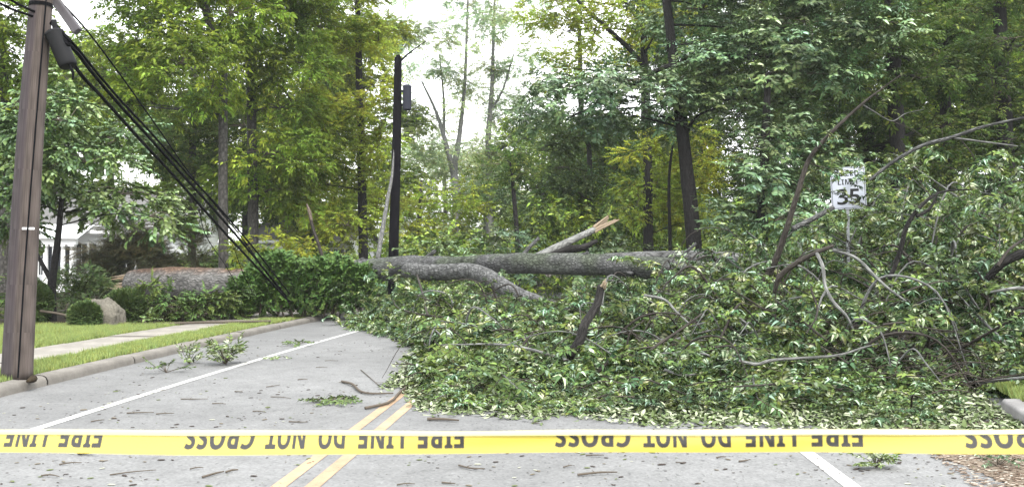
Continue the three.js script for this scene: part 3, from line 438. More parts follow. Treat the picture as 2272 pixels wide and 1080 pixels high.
function clipped(label, base, r, seed, sy = 0.9) { // a clipped ball: small sprigs pointing outward from a dome, dense inside
  const R = rng(seed), t = thing('ball_shrub', label, 'shrub', base), list = [], c = V(base.x, base.y + r * sy * 0.95, base.z);
  part(t, 'stem', tube([V(base.x, base.y - 0.05, base.z), c], [0.05, 0.03], 6), M.twig);
  for (let k = 0; k < 3600; k++) { const b = ball(R).normalize(), q = k < 2400 ? 0.93 + 0.07 * R() + 0.04 * noise3(b.x * 4, b.y * 4, b.z * 4 + seed) : 0.5 + 0.45 * R(); const p = V(c.x + b.x * r * q, c.y + b.y * r * sy * q, c.z + b.z * r * q); list.push({ m: place(new THREE.Matrix4(), V(b.x + (R() - 0.5), b.y + 0.35 + (R() - 0.5), b.z + (R() - 0.5)), V(R() - 0.5, 1, R() - 0.5), (0.8 + 0.6 * R()) * Math.max(1, r / 0.42), p), c: tint(R, 0.6, 0.2) }); }
  copies(t, 'foliage', SP.box, M.leaf, list); return t;
}
clipped('round clipped green ball shrub right of the grey boulder', gb(276, 20.9), 0.42, 401);
clipped('low dark clipped shrub in front of the grey boulder', gb(188, 19.45), 0.26, 402, 0.95);
clipped('low rounded bush beside the base of the left pole', gb(64, 21), 0.44, 403, 1.1);
shrub('rounded_shrub', 'large rounded soft green shrub behind the boulder', 'shrub', gb(178, 26), [[0, 0.75, 0, 0.62, 0.6, 0.6], [-0.3, 0.55, 0.2, 0.5, 0.5, 0.5], [0.35, 0.6, 0.1, 0.45, 0.5, 0.5]], 'shrub', 420, 0.6, 404, { clump: 0.25, clumps: 14, hang: -0.1 });
shrub('dark_shrub', 'dark shrub behind the left utility pole', 'shrub', gb(20, 20.6), [[0, 0.6, 0, 0.5, 0.6, 0.5], [-0.6, 0.7, 0, 0.6, 0.7, 0.5], [0.3, 0.3, 0.2, 0.4, 0.35, 0.4]], 'shrub', 90, 0.8, 405, { clump: 0.3, clumps: 8 });
shrub('dark_shrub', 'shaded low shrub under the small maple trunk', 'shrub', gb(120, 23), [[0, 0.5, 0, 0.8, 0.5, 0.5], [0.8, 0.5, 0.1, 0.6, 0.5, 0.5]], 'shrub', 80, 0.8, 406, { clump: 0.3, clumps: 8 });
shrub('leafy_shrub', 'leafy shrub row between the ball shrub and the hedge', 'shrub', gb(430, 21.6), [[-1.05, 0.5, 0, 0.45, 0.42, 0.4], [-0.55, 0.38, 0.2, 0.5, 0.34, 0.4], [0, 0.36, 0.1, 0.5, 0.34, 0.4], [0.55, 0.4, 0, 0.5, 0.36, 0.4], [1.0, 0.5, -0.1, 0.4, 0.42, 0.4]], 'shrub', 210, 1.0, 407, { clump: 0.3, clumps: 7 });
shrub('weed_clump', 'pale leafy weed clump at the lawn edge by the ball shrub', 'plant', gb(322, 19.9), [[0, 0.14, 0, 0.42, 0.14, 0.3], [0.3, 0.1, 0.1, 0.25, 0.1, 0.25]], 'maple', 60, 0.7, 408, { clump: 0.18, clumps: 10 });
{ // the hedge along the kerb
  const R = rng(410), a = gb(520, 22.4, 0.1), b = gb(815, 24.3, 0.1), t = thing('hedge', 'dense dark green hedge at the roadside where cables come down', 'hedge', a.clone().lerp(b, 0.5)), list = [], st = [], n = a.clone().sub(b).normalize(), f = V(-n.z, 0, n.x);
  for (let k = 0; k < 8200; k++) { const u = R(), top = (1.38 - 0.62 * smooth(0.32, 0, u) - 0.25 * smooth(0.75, 1, u)) * (0.72 + 0.56 * fbm(u * 5, 1, 2, 3)), h = k % 3 === 0 ? top * (0.88 + 0.16 * R()) : top * Math.pow(R(), 0.55), bulge = (0.3 + 0.35 * smooth(0.1, 0.8, h / top)) * (0.7 + 0.7 * fbm(u * 6, h * 3, 7, 3)), w = (k % 3 === 1 ? (R() < 0.7 ? bulge : -0.5) + 0.2 * (R() - 0.5) : (R() - 0.5) * 2 * bulge) * (1 - 0.4 * Math.pow(h / top, 5)); const p = a.clone().lerp(b, u).addScaledVector(f, w); p.y = 0.1 + h; list.push({ m: place(new THREE.Matrix4(), V((R() - 0.5) * 1.8, 0.3 + R(), (R() - 0.5) * 1.8 + 0.2), V(R() - 0.5, 0.7, R() - 0.3), 0.9 + 0.8 * R(), p), c: tint(R, 0.7, 0.25) }); }
  for (let k = 0; k < 24; k++) { const p = a.clone().lerp(b, (k + R()) / 24).addScaledVector(f, (R() - 0.5) * 0.6); p.y = 0.02; st.push(tube([p, V(p.x + (R() - 0.5) * 0.3, 0.6, p.z), V(p.x + (R() - 0.5) * 0.6, 1.1, p.z + (R() - 0.5) * 0.4)], [0.03, 0.02, 0.008], 5)); }
  part(t, 'stems', mergeGeometries(st), M.twig); copies(t, 'foliage', SP.hedge, M.leaf, list);
}
shrub('conifer_shrub', 'brownish feathery conifer in front of the white house', 'conifer', gb(285, 36), [[-0.9, 0.9, 0, 0.7, 0.9, 0.7], [0, 1.3, 0, 0.9, 1.1, 0.8], [0.8, 1.0, 0, 0.8, 0.9, 0.7], [0.4, 2.1, 0, 0.8, 0.7, 0.7], [-0.5, 2.0, 0, 0.7, 0.7, 0.7], [1.3, 1.8, 0.2, 0.5, 0.8, 0.5], [-1.2, 1.7, 0.2, 0.6, 0.7, 0.5], [1.4, 0.8, 0.2, 0.6, 0.8, 0.5], [0, 2.7, 0, 0.7, 0.5, 0.6]], 'needle', 240, 1.4, 411, { clump: 0.45, clumps: 5, hang: 0 });
shrub('conifer_shrub', 'slim upright green conifer beside the white house wall', 'conifer', gb(432, 34), [[0, 0.8, 0, 0.5, 0.9, 0.5], [0, 1.8, 0, 0.42, 0.9, 0.45], [0, 2.7, 0, 0.3, 0.7, 0.3]], 'needle', 200, 1.2, 412, { clump: 0.35, clumps: 5, hang: -0.3 });
{ const und = [[600, 30, 'shrub bright with backlit leaves above the hedge', 'yellow', [[0, 1.2, 0, 1.2, 0.8, 0.8], [-0.9, 1.7, 0.2, 0.8, 0.6, 0.7], [0.9, 1.5, 0, 0.9, 0.7, 0.7], [0.2, 2.1, 0, 0.8, 0.5, 0.6]]], [740, 30, 'loose green bush left of the dark pole base', 'shrub', [[0, 0.9, 0, 0.8, 0.7, 0.7], [0.8, 0.7, 0.1, 0.7, 0.6, 0.6], [-0.6, 0.5, 0, 0.6, 0.5, 0.5]]], [850, 29, 'greyish bush around the base of the dark pole', 'maple', [[0, 0.7, 0, 0.9, 0.6, 0.6], [0.6, 0.6, 0.4, 0.8, 0.55, 0.6], [-0.7, 0.5, 0.2, 0.6, 0.5, 0.5]]], [480, 33, 'dark bush behind the thick fallen trunk', 'dark', [[0, 1, 0, 1, 0.8, 0.7], [0.9, 1.1, 0, 0.8, 0.8, 0.7]]], [960, 27, 'light green bush behind the middle of the fallen trunk', 'maple', [[-0.5, 1.0, 0, 0.9, 0.7, 0.7], [0.5, 1.3, 0, 0.9, 0.8, 0.8], [1.3, 1.0, 0.2, 0.8, 0.7, 0.7], [0.2, 2.0, 0, 0.9, 0.5, 0.7]]], [1120, 29, 'leafy green bush under the slim bent tree', 'blue', [[-0.6, 1.2, 0, 0.9, 0.8, 0.8], [0.6, 1.4, 0, 1.0, 0.8, 0.8], [0.1, 2.2, 0, 1.1, 0.5, 0.8]]], [1370, 28, 'grey green bush behind the broken pale limb', 'blue', [[-0.8, 1.1, 0, 0.9, 0.8, 0.8], [0.3, 1.5, 0, 1.0, 0.9, 0.8], [1.2, 1.0, 0.1, 0.8, 0.7, 0.7]]], [1620, 23, 'green bush right of the leaning oak base', 'blue', [[-0.5, 1.0, 0, 0.8, 0.7, 0.7], [0.5, 1.3, 0, 0.9, 0.8, 0.7]]]];
  und.forEach(([px, d, lab, kind, lobes], k) => shrub('bush', lab, 'bush', gb(px, d, 0.1), lobes, kind, 38, 0.95, 420 + k, { clump: 0.45, clumps: 2.6 }, kind === 'yellow' ? M.leafThin : M.leaf));
}
{ // boulder
  const g = new THREE.IcosahedronGeometry(1, 12), p = g.attributes.position, b = gb(224, 20.0, 0.02);
  for (let i = 0; i < p.count; i++) { const v = V(p.getX(i), p.getY(i), p.getZ(i)), k = 1 + 0.75 * (fbm(v.x * 1.3 + 3, v.y * 1.3, v.z * 1.3 + 7, 4) - 0.5) + 0.06 * (noise3(v.x * 9, v.y * 9, v.z * 9) - 0.5); v.multiplyScalar(k); p.setXYZ(i, v.x * 0.52, Math.max(-0.1, v.y > 0 ? Math.pow(v.y, 0.8) : v.y) * 0.74, v.z * 0.4); }
  g.computeVertexNormals(); g.translate(b.x, b.y, b.z); single('boulder', g, M.rock, 'rounded grey boulder between the clipped shrubs', 'boulder');
}

// ------------------------------------------------------------------ utility poles and cables
{
  const base = P(36, 838, 10.5); base.y = H0 - 0.02;
  const t = thing('utility_pole', 'thick weathered wooden utility pole with a dark wire down its side', 'utility pole', base);
  const a = base.clone(), b = P(48, 600, 10.6), c = P(66, 300, 10.7), e = P(90, 0, 10.85), f = P(122, -420, 11.05);
  part(t, 'shaft', tube([a, b, c, e, f], [0.175, 0.165, 0.15, 0.133, 0.11], 20, { rough: 0.03, seed: 2, n: 50, uv: 0.8, color: (q, nn, tt) => { const s = 0.72 + 0.5 * smooth(-0.2, 0.9, nn.x); return [s, s * mix(0.97, 0.94, nn.x > 0 ? 1 : 0), s * (nn.x > 0.2 ? 0.88 : 1.06)]; } }), M.poleWood);  // side light painted in: right side lighter and warmer, left darker and cooler
  const sh = (x, y, d, dx = 0) => { const v = P(x, y, d); v.x += dx; return v; };
  part(t, 'ground_wire', tube([sh(38, 838, 10.31), sh(53, 600, 10.41), sh(76, 300, 10.53), sh(99, 20, 10.70), sh(110, -120, 10.78)], [0.011, 0.011, 0.011, 0.011], 6, { n: 40 }), M.black);
  const band = (y, x, d, r, h, m, name) => { const p0 = P(x, y + h, d), p1 = P(x, y - h, d); part(t, name, tube([p0, p1], [r, r], 20, { n: 1, cap: false }), m); };
  band(12, 89, 10.84, 0.14, 4, M.black, 'strap');
  { const g = new RoundedBoxGeometry(0.15, 0.028, 0.012, 1, 0.004), q = P(61, 507, 10.46); g.translate(q.x, q.y, q.z); part(t, 'pole_tag', g, M.trim); }
  const fv = (pts, r, m, name, s = 10) => part(t, name, tube(pts, r, s), m);
  fv([P(72, 840, 10.45), P(60, 846, 10.2)], [0.05, 0.02], M.soil, 'root_mound', 8);
  // crossarm hanging loose beyond the pole
  const g = new RoundedBoxGeometry(0.11, 0.95, 0.1, 2, 0.012); g.rotateZ(0.62); const cp = P(125, 5, 11.1); g.translate(cp.x, cp.y, cp.z); part(t, 'crossarm', paint(g, 1.5, 1.6, 1.8), M.poleWood);
  // transformer: a tilted can on a bracket
  const k = thing('transformer', 'black transformer can hanging tilted on the left utility pole', 'transformer', P(138, 110, 10.75));
  const can = new THREE.LatheGeometry([[0, -0.25], [0.09, -0.25], [0.105, -0.235], [0.11, -0.2], [0.112, 0.19], [0.118, 0.2], [0.118, 0.225], [0.1, 0.24], [0.05, 0.26], [0, 0.262]].map(([x, y]) => new THREE.Vector2(x, y)), 24); can.rotateZ(0.42); can.translate(...P(134, 108, 10.75).toArray()); part(k, 'can', can, M.can);
  part(k, 'bracket', tube([P(112, 50, 10.75), P(122, 58, 10.75), P(156, 92, 10.72)], [0.03, 0.028, 0.024], 8), M.black);
  part(k, 'hanger', tube([P(108, 72, 10.78), P(132, 84, 10.74), P(152, 100, 10.72)], [0.045, 0.055, 0.03], 8), M.black);
  part(k, 'bushing', tube([P(118, 44, 10.72), P(121, 70, 10.72)], [0.035, 0.03], 8), M.can);
  part(k, 'drop_lead', tube([P(150, 140, 10.7), P(160, 160, 10.7), P(161, 176, 10.7)], [0.01, 0.02, 0.012], 6), M.black);
}
{
  const cab = (label, pts, r, g = 'power cables brought down from the left pole') => single('power_cable', tube(pts.map((q) => P(...q)), [r, r], 7, { n: 48 }), M.black, label, 'cable', g);
  const dd = (pts, o = 0) => pts.map(([x, y]) => [x, y, 10.7 + o + Math.max(0, x - 150) / 490 * 11.3]);
  cab('thick black cable slanting down, lowest of the bundle', dd([[128, 90], [168, 152], [220, 210], [310, 310], [380, 385], [480, 497], [560, 583], [640, 668]]), 0.026);
  cab('thick black cable slanting down, middle of the bundle', dd([[124, 70], [165, 112], [200, 157], [260, 228], [320, 294], [415, 400], [480, 472], [560, 566], [634, 658]]), 0.026);
  cab('black cable slanting down, upper one of the bundle', dd([[128, 62], [170, 107], [206, 152], [266, 222], [326, 286], [423, 394], [488, 464], [570, 560], [642, 652]], 0.05), 0.02);
  cab('thin wire falling from the loose crossarm past the tall trunks', [[143, 14, 11.1], [190, 66, 12], [265, 165, 13.4], [350, 285, 15.4], [420, 385, 17], [530, 520, 20], [570, 575, 21.2]], 0.013);
  cab('thin wire hanging before the thick fallen trunk', [[440, 462, 16.5], [455, 520, 17.5], [500, 590, 19], [522, 628, 20]], 0.008);
  cab('short thin wire dangling down to the hedge', [[520, 555, 19], [540, 610, 20], [560, 650, 20.8]], 0.008);
  const lead = (label, pts) => single('overhead_wire', tube(pts.map((q) => P(...q)), [0.016, 0.016], 7, { n: 20 }), M.black, label, 'wire', 'wires reaching the left pole at the top corner');
  lead('black wire entering at the top left corner, lower one', [[-160, -75, 9.6], [0, 8, 10.4], [30, 22, 10.6], [72, 36, 10.7]]);
  lead('black wire entering at the top left corner, upper one', [[-160, -130, 9.6], [0, -16, 10.4], [30, 4, 10.6], [76, 26, 10.7]]);
  single('fallen_cable', tube([[88, 690, 20.6], [130, 696, 20.5], [190, 712, 20.2], [250, 716, 20], [330, 720, 19.6], [430, 716, 19.8], [520, 714, 20], [600, 712, 20.3]].map((q) => P(...q)), [0.03, 0.03], 7, { n: 60, rough: 0.4 }), M.twig, 'long dark fallen cable lying along the garden bed edge', 'cable');
}
{
  const base = P(872, 600, 27); base.y = 0.1;
  const t = thing('dark_pole', 'straight dark utility pole with a box near its top', 'utility pole', base);
  part(t, 'shaft', tube([base, P(873, 555, 27), P(879, 340, 27.1), P(883, 128, 27.2)], [0.165, 0.16, 0.145, 0.12], 16, { rough: 0.03, n: 30 }), M.poleDark);
  part(t, 'pole_top', tube([P(883, 132, 27.2), P(883, 122, 27.2)], [0.12, 0.06], 12, { n: 2 }), M.poleDark);
  const c = P(903, 216, 27.1), can = new THREE.LatheGeometry([[0, -0.4], [0.12, -0.4], [0.135, -0.38], [0.14, 0.3], [0.15, 0.32], [0.15, 0.36], [0.1, 0.4], [0, 0.41]].map(([x, y]) => new THREE.Vector2(x, y)), 20); can.translate(c.x, c.y, c.z);
  part(t, 'transformer', can, std({ color: rgb(0.025, 0.026, 0.036), roughness: 0.8 }));
  for (const y of [202, 233]) part(t, 'bracket', tube([P(882, y, 27.1), P(896, y, 27.1)], [0.035, 0.035], 6), M.black);
  part(t, 'arm', tube([P(886, 138, 27.1), P(902, 122, 27.1), P(915, 112, 27), P(946, 90, 27)], [0.035, 0.03, 0.022, 0.012], 6), M.black);
  single('pale_post', tube([P(838, 572, 26.6), P(848, 510, 26.7), P(860, 440, 26.8), P(869, 392, 26.9), P(874, 330, 27)], [0.075, 0.07, 0.06, 0.045, 0.02], 9, { rough: 0.08, n: 24 }), M.barkPale, 'pale stripped post leaning against the dark pole', 'post');
  single('broken_stake', tube([P(725, 612, 27), P(712, 560, 27), P(692, 500, 27), P(686, 470, 27), P(680, 452, 27)], [0.05, 0.05, 0.05, 0.06, 0.02], 7, { rough: 0.2, color: (q, n, t) => t > 0.6 ? [3, 2.8, 2.5] : [1, 1, 1] }), M.branch, 'broken dark sapling with a pale torn tip above the hedge', 'sapling');
}

// ------------------------------------------------------------------ speed sign
{
  const c = P(1883, 417, 15.5), base = c.clone(); base.y = 0.2; base.z -= 0.05;
  const t = thing('speed_sign', 'white speed limit sign showing 35 half covered by leaves', 'sign', base);
  const cv = document.createElement('canvas'); cv.width = 512; cv.height = 640; const x = cv.getContext('2d');
  x.fillStyle = '#b4b8c4'; x.fillRect(0, 0, 512, 640); x.strokeStyle = '#111'; x.lineWidth = 7; x.beginPath(); x.roundRect?.(16, 16, 480, 608, 30); x.stroke();
  x.fillStyle = '#0c0c10'; x.textAlign = 'center'; x.font = 'bold 116px sans-serif'; x.fillText('SPEED', 256, 138, 420); x.fillText('LIMIT', 256, 268, 400); x.font = 'bold 330px sans-serif'; x.fillText('35', 256, 570, 400);
  const tx = new THREE.CanvasTexture(cv); tx.colorSpace = THREE.SRGBColorSpace;
  const s = new THREE.Shape(), w = 0.305, h = 0.381, r = 0.035; s.moveTo(-w + r, -h); s.lineTo(w - r, -h); s.quadraticCurveTo(w, -h, w, -h + r); s.lineTo(w, h - r); s.quadraticCurveTo(w, h, w - r, h); s.lineTo(-w + r, h); s.quadraticCurveTo(-w, h, -w, h - r); s.lineTo(-w, -h + r); s.quadraticCurveTo(-w, -h, -w + r, -h);
  const face = new THREE.ShapeGeometry(s, 6), p = face.attributes.position, uv = face.attributes.uv; for (let i = 0; i < p.count; i++) uv.setXY(i, (p.getX(i) + w) / (2 * w), (p.getY(i) + h) / (2 * h));
  const pl = new THREE.ExtrudeGeometry(s, { depth: 0.003, bevelEnabled: false });
  for (const g of [face, pl]) { g.rotateZ(0.045); g.rotateY(-0.12); g.translate(c.x, c.y, c.z); } face.translate(0, 0, 0.006);
  const plate = part(t, 'plate', pl, M.steel); const fm = new THREE.Mesh(face, new THREE.MeshPhysicalMaterial({ map: tx, roughness: 0.45 })); face.translate(-base.x, -base.y, -base.z); fm.name = 'sign_face'; t.add(fm);
  const post = new THREE.BoxGeometry(0.05, 3.0, 0.03); post.translate(c.x, 0.2 + 1.5, c.z - 0.03); part(t, 'post', post, M.steel);
  for (const dy of [-0.27, 0.27]) { const b = new THREE.SphereGeometry(0.012, 8, 6); b.translate(c.x, c.y + dy, c.z + 0.01); part(t, 'bolt', b, M.steel); }
}

// ------------------------------------------------------------------ the fallen tree
const FT = (() => {
  const R = rng(900), butt = P(235, 622, 34);
  const t = thing('fallen_tree', 'huge fallen tree lying across the road, its leafy crown covering the right side', 'fallen tree', V(butt.x, 0.1, butt.z));
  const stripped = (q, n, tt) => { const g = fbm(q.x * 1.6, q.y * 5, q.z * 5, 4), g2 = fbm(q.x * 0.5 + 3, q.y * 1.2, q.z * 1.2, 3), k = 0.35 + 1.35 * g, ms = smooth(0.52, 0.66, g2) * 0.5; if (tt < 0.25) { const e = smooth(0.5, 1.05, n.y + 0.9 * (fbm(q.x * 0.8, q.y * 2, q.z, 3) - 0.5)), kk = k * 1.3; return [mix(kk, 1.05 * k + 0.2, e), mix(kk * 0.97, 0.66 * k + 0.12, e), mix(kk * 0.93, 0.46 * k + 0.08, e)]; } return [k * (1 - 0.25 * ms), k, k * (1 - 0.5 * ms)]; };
  const tr = [[300, 630, 33], [420, 628, 31], [640, 632, 27.6], [780, 610, 25.4], [890, 593, 23.6], [1010, 588, 21.6], [1150, 584, 19.6], [1300, 586, 18.5], [1450, 594, 17.6], [1600, 604, 16.8], [1720, 614, 16.2]].map((q) => P(...q));
  part(t, 'trunk', tube(tr, [0.55, 0.58, 0.55, 0.42, 0.30, 0.22, 0.235, 0.235, 0.215, 0.19, 0.13], 30, { rough: 0.15, seed: 4, n: 220, color: stripped }), M.barkLog);
  { const c = new THREE.CatmullRomCurve3(tr); for (const [u, ang, L, r] of [[0.44, 0.3, 0.35, 0.06], [0.52, 1.2, 0.2, 0.07], [0.6, -0.4, 0.5, 0.045], [0.68, 0.8, 0.28, 0.05], [0.74, 2.0, 0.4, 0.04], [0.83, 0.1, 0.45, 0.035], [0.3, 0.6, 0.3, 0.09], [0.2, -0.3, 0.25, 0.1]]) { const o = c.getPoint(u), dir = V(0.5, Math.cos(ang), Math.sin(ang) + 0.3).normalize(), rr = u < 0.35 ? 0.42 : 0.17; part(t, 'limb_stub', tube([o.clone().addScaledVector(dir, rr * 0.5), o.clone().addScaledVector(dir, rr), o.clone().addScaledVector(dir, rr + L * 0.5).add(V(0.06, 0, 0)), o.clone().addScaledVector(dir, rr + L).add(V(0.16, 0, 0))], [r * 1.9, r * 1.25, r, r * 0.85], 9, { rough: 0.2, seed: u * 99 }), M.barkLog); } }
  // torn butt: long pale splinters
  { const gs = []; for (let k = 0; k < 110; k++) { const a = R() * 6.28, rr = 0.46 * Math.sqrt(R()), L = 0.15 + 1.15 * R() * R(), u = Math.cos(a) * rr, o = V(tr[0].x + 0.3, tr[0].y + u, tr[0].z + Math.sin(a) * rr), e = V(o.x - 0.3 - L, o.y + 0.1 * (R() - 0.5) - 0.25 * L * u, o.z - 0.2 + (R() - 0.5) * 0.3), s = 0.65 + 0.7 * R(), q = R(); gs.push(tube([o, o.clone().lerp(e, 0.6).add(V(0, 0.03 * R(), 0)), e], [0.09 + 0.06 * R(), 0.05, 0.01], 5, { n: 4, rough: 0.25, seed: k, color: () => [s, s * (0.86 + 0.1 * q), s * (0.7 + 0.22 * q)] })); } part(t, 'torn_wood', mergeGeometries(gs), M.rawWood); }
  const mottled = (q, n) => { const k = 0.4 + 1.2 * fbm(q.x * 3, q.y * 6, q.z * 6, 3); return [k, k, k * 0.98]; };
  const limb = (name, pts, rads, mat = M.barkLog, o = {}) => part(t, name, tube(pts.map((q) => P(...q)), rads, o.seg ?? 14, { rough: 0.16, color: mottled, seed: pts[0][0], n: (pts.length - 1) * 8, ...o }), mat);
  limb('limb', [[905, 600, 22.6], [960, 604, 21.4], [1050, 604, 19.8], [1095, 622, 18.6], [1150, 655, 17.2], [1200, 672, 16.4], [1255, 688, 15.6]], [0.2, 0.2, 0.19, 0.185, 0.16, 0.13, 0.1]);
  limb('limb', [[1300, 578, 19], [1420, 572, 18.9], [1540, 570, 18.6], [1660, 576, 18], [1760, 590, 17.2]], [0.12, 0.14, 0.135, 0.12, 0.08]);
  limb('broken_limb', [[1190, 574, 19.3], [1235, 549, 19.4], [1290, 523, 19.6], [1320, 509, 19.8]], [0.11, 0.092, 0.078, 0.072], M.barkPale);
  { const gs = []; for (let k = 0; k < 9; k++) { const o = P(1312 + R() * 8, 511 + (R() - 0.5) * 14, 19.75), e = P(1345 + 42 * R(), 494 - 14 * R() + (R() - 0.5) * 8, 20), s = 0.65 + 0.4 * R(); gs.push(tube([o, e], [0.042, 0.016], 5, { n: 3, color: () => [s * 0.8, s * 0.74, s * 0.68] })); } part(t, 'torn_tip', mergeGeometries(gs), M.rawWood); }
  limb('broken_limb', [[1215, 572, 19.2], [1265, 553, 19.1], [1290, 550, 19.1], [1325, 534, 19.2]], [0.1, 0.09, 0.075, 0.04], M.barkDark);
  // broken stub with a torn pale top
  limb('broken_limb', [[1262, 792, 10.1], [1288, 752, 10.2], [1296, 722, 10.3], [1324, 676, 10.45], [1334, 634, 10.6]], [0.06, 0.06, 0.05, 0.046], M.barkDark);
  { const gs = []; for (let k = 0; k < 7; k++) { const s = 0.8 + 0.5 * R(); gs.push(tube([P(1332 + R() * 10, 636 + 6 * R(), 10.58), P(1338 + 24 * R(), 618 + 22 * R(), 10.5)], [0.03, 0.006], 5, { n: 3, color: () => [s, s * 0.95, s * 0.88] })); } part(t, 'torn_tip', mergeGeometries(gs), M.rawWood); }
  // branches that stand out of the crown
  const BR = [
    [[[1690, 640, 13.4], [1722, 575, 13.2], [1745, 510, 13.1], [1770, 430, 13], [1797, 352, 13], [1840, 300, 13], [1915, 230, 13], [1960, 195, 13.1], [2005, 162, 13.2]], [0.075, 0.066, 0.06, 0.053, 0.046, 0.038, 0.028, 0.017, 0.007], M.branch],
    [[[1912, 230, 13], [1945, 250, 13], [1980, 268, 13], [2010, 252, 13.1], [2052, 242, 13.2]], [0.014, 0.012, 0.01, 0.008, 0.004], M.barkPale],
    [[[1980, 268, 13], [2030, 290, 12.9], [2085, 330, 12.8]], [0.008, 0.006, 0.003], M.branch],
    [[[1930, 218, 13], [1965, 190, 13.1], [1980, 180, 13]], [0.012, 0.008, 0.004], M.branch],
    [[[1790, 360, 13], [1830, 372, 13.1], [1870, 378, 13.2]], [0.014, 0.01, 0.005], M.branch],
    [[[1930, 400, 12.4], [1985, 358, 12.3], [2050, 322, 12.2], [2112, 305, 12.1], [2180, 282, 12], [2290, 258, 11.8]], [0.03, 0.034, 0.036, 0.036, 0.03, 0.022], M.barkLog],
    [[[2112, 305, 12.1], [2180, 314, 12], [2260, 324, 11.8]], [0.024, 0.018, 0.01], M.barkPale],
    [[[2135, 312, 12.1], [2160, 345, 12], [2170, 380, 12]], [0.012, 0.009, 0.005], M.branch],
    [[[1975, 620, 11.2], [1998, 560, 11.2], [2012, 505, 11.2], [2040, 462, 11.2], [2085, 428, 11.3], [2160, 420, 11.5]], [0.04, 0.042, 0.04, 0.034, 0.022, 0.01], M.barkDark],
    [[[2035, 480, 11.2], [2062, 465, 11.2], [2080, 435, 11.2]], [0.03, 0.026, 0.016], M.barkDark],
    [[[1718, 650, 11.5], [1732, 612, 11.4], [1770, 582, 11.3], [1812, 560, 11.2], [1850, 545, 11.2]], [0.035, 0.05, 0.046, 0.04, 0.03], M.branch],
    [[[1812, 560, 11.2], [1826, 590, 11], [1834, 640, 10.8], [1852, 672, 10.7], [1880, 702, 10.6], [1896, 735, 10.5]], [0.03, 0.03, 0.028, 0.026, 0.022, 0.014], M.barkPale],
    [[[1850, 555, 11.4], [1900, 572, 11.2], [1940, 610, 11], [1975, 642, 10.8], [2012, 668, 10.7]], [0.03, 0.028, 0.026, 0.022, 0.012], M.barkPale],
    [[[1640, 800, 9.6], [1680, 808, 9.6], [1710, 800, 9.6], [1770, 795, 9.6], [1860, 788, 9.7], [1920, 770, 9.8], [1950, 762, 9.9]], [0.02, 0.026, 0.024, 0.022, 0.02, 0.016, 0.008], M.barkPale],
    [[[1860, 790, 9.6], [1890, 812, 9.5], [1915, 840, 9.4]], [0.013, 0.011, 0.006], M.branch],
    [[[1405, 810, 10.4], [1460, 765, 10.6], [1520, 725, 10.8], [1558, 696, 11]], [0.03, 0.026, 0.022, 0.016], M.branch],
    [[[1390, 775, 10.8], [1400, 735, 10.8], [1430, 710, 10.9]], [0.018, 0.016, 0.01], M.branch],
    [[[1380, 775, 10.6], [1420, 772, 10.6], [1450, 770, 10.6]], [0.018, 0.02, 0.014], M.branch],
    [[[1430, 655, 12.2], [1475, 665, 12], [1500, 690, 11.8], [1530, 718, 11.6]], [0.026, 0.026, 0.022, 0.014], M.barkPale],
    [[[1590, 770, 10], [1620, 768, 10], [1650, 785, 9.9], [1665, 800, 9.8]], [0.016, 0.016, 0.014, 0.01], M.branch],
    [[[1475, 820, 9.8], [1510, 832, 9.7], [1545, 830, 9.7]], [0.022, 0.022, 0.014], M.barkPale],
    [[[2272, 560, 10.6], [2225, 585, 10.6], [2190, 620, 10.7]], [0.075, 0.065, 0.05], M.barkDark],
    [[[2290, 640, 10], [2250, 640, 10], [2200, 648, 10.2]], [0.028, 0.026, 0.018], M.barkPale],
    [[[2215, 590, 10.5], [2240, 555, 10.6], [2290, 520, 10.8]], [0.03, 0.026, 0.018], M.branch],
    [[[1760, 508, 14.6], [1800, 488, 14.7], [1850, 460, 14.8]], [0.062, 0.06, 0.055], M.barkLog],
    [[[925, 610, 19], [940, 660, 17.5], [950, 700, 16.4], [975, 730, 15.6], [1000, 745, 15]], [0.03, 0.03, 0.03, 0.026, 0.015], M.branch],
    [[[1150, 780, 11.4], [1172, 750, 11.5], [1185, 735, 11.6]], [0.022, 0.018, 0.012], M.branch],
    [[[1960, 720, 10.2], [2010, 716, 10.2], [2070, 730, 10.3], [2120, 735, 10.4]], [0.02, 0.018, 0.014, 0.008], M.branch],
    [[[2000, 650, 10.8], [2060, 630, 10.9], [2130, 620, 11]], [0.016, 0.014, 0.007], M.branch],
    [[[1800, 640, 11], [1815, 690, 10.8], [1790, 740, 10.4]], [0.016, 0.014, 0.01], M.branch],
  ];
  for (const [p, r, m] of BR) limb('branch', p, r.map((q) => q * 0.78), m, { seg: 7 });
  // heap of leafy branches: the crown sags onto the road
  const front = [[-4.4, 22], [-3.25, 19.5], [-2.05, 16.8], [-1.38, 14.6], [-1.12, 12], [-0.98, 9.6], [-0.62, 9.15], [0, 8.95], [1, 8.8], [2.5, 8.45], [3.7, 8.15], [4.4, 8.5], [5.4, 9.6], [9, 10]];
  const hmax = [[-4.5, 1.25], [-3, 1.5], [-2, 1.1], [-1.2, 0.68], [0.6, 0.58], [1.2, 0.85], [2.2, 0.95], [3.2, 1.1], [4.2, 1.45], [5.2, 1.75], [6.2, 2.1], [7, 2.5], [9, 2.6]];
  const fr = (x) => interp(front, x);
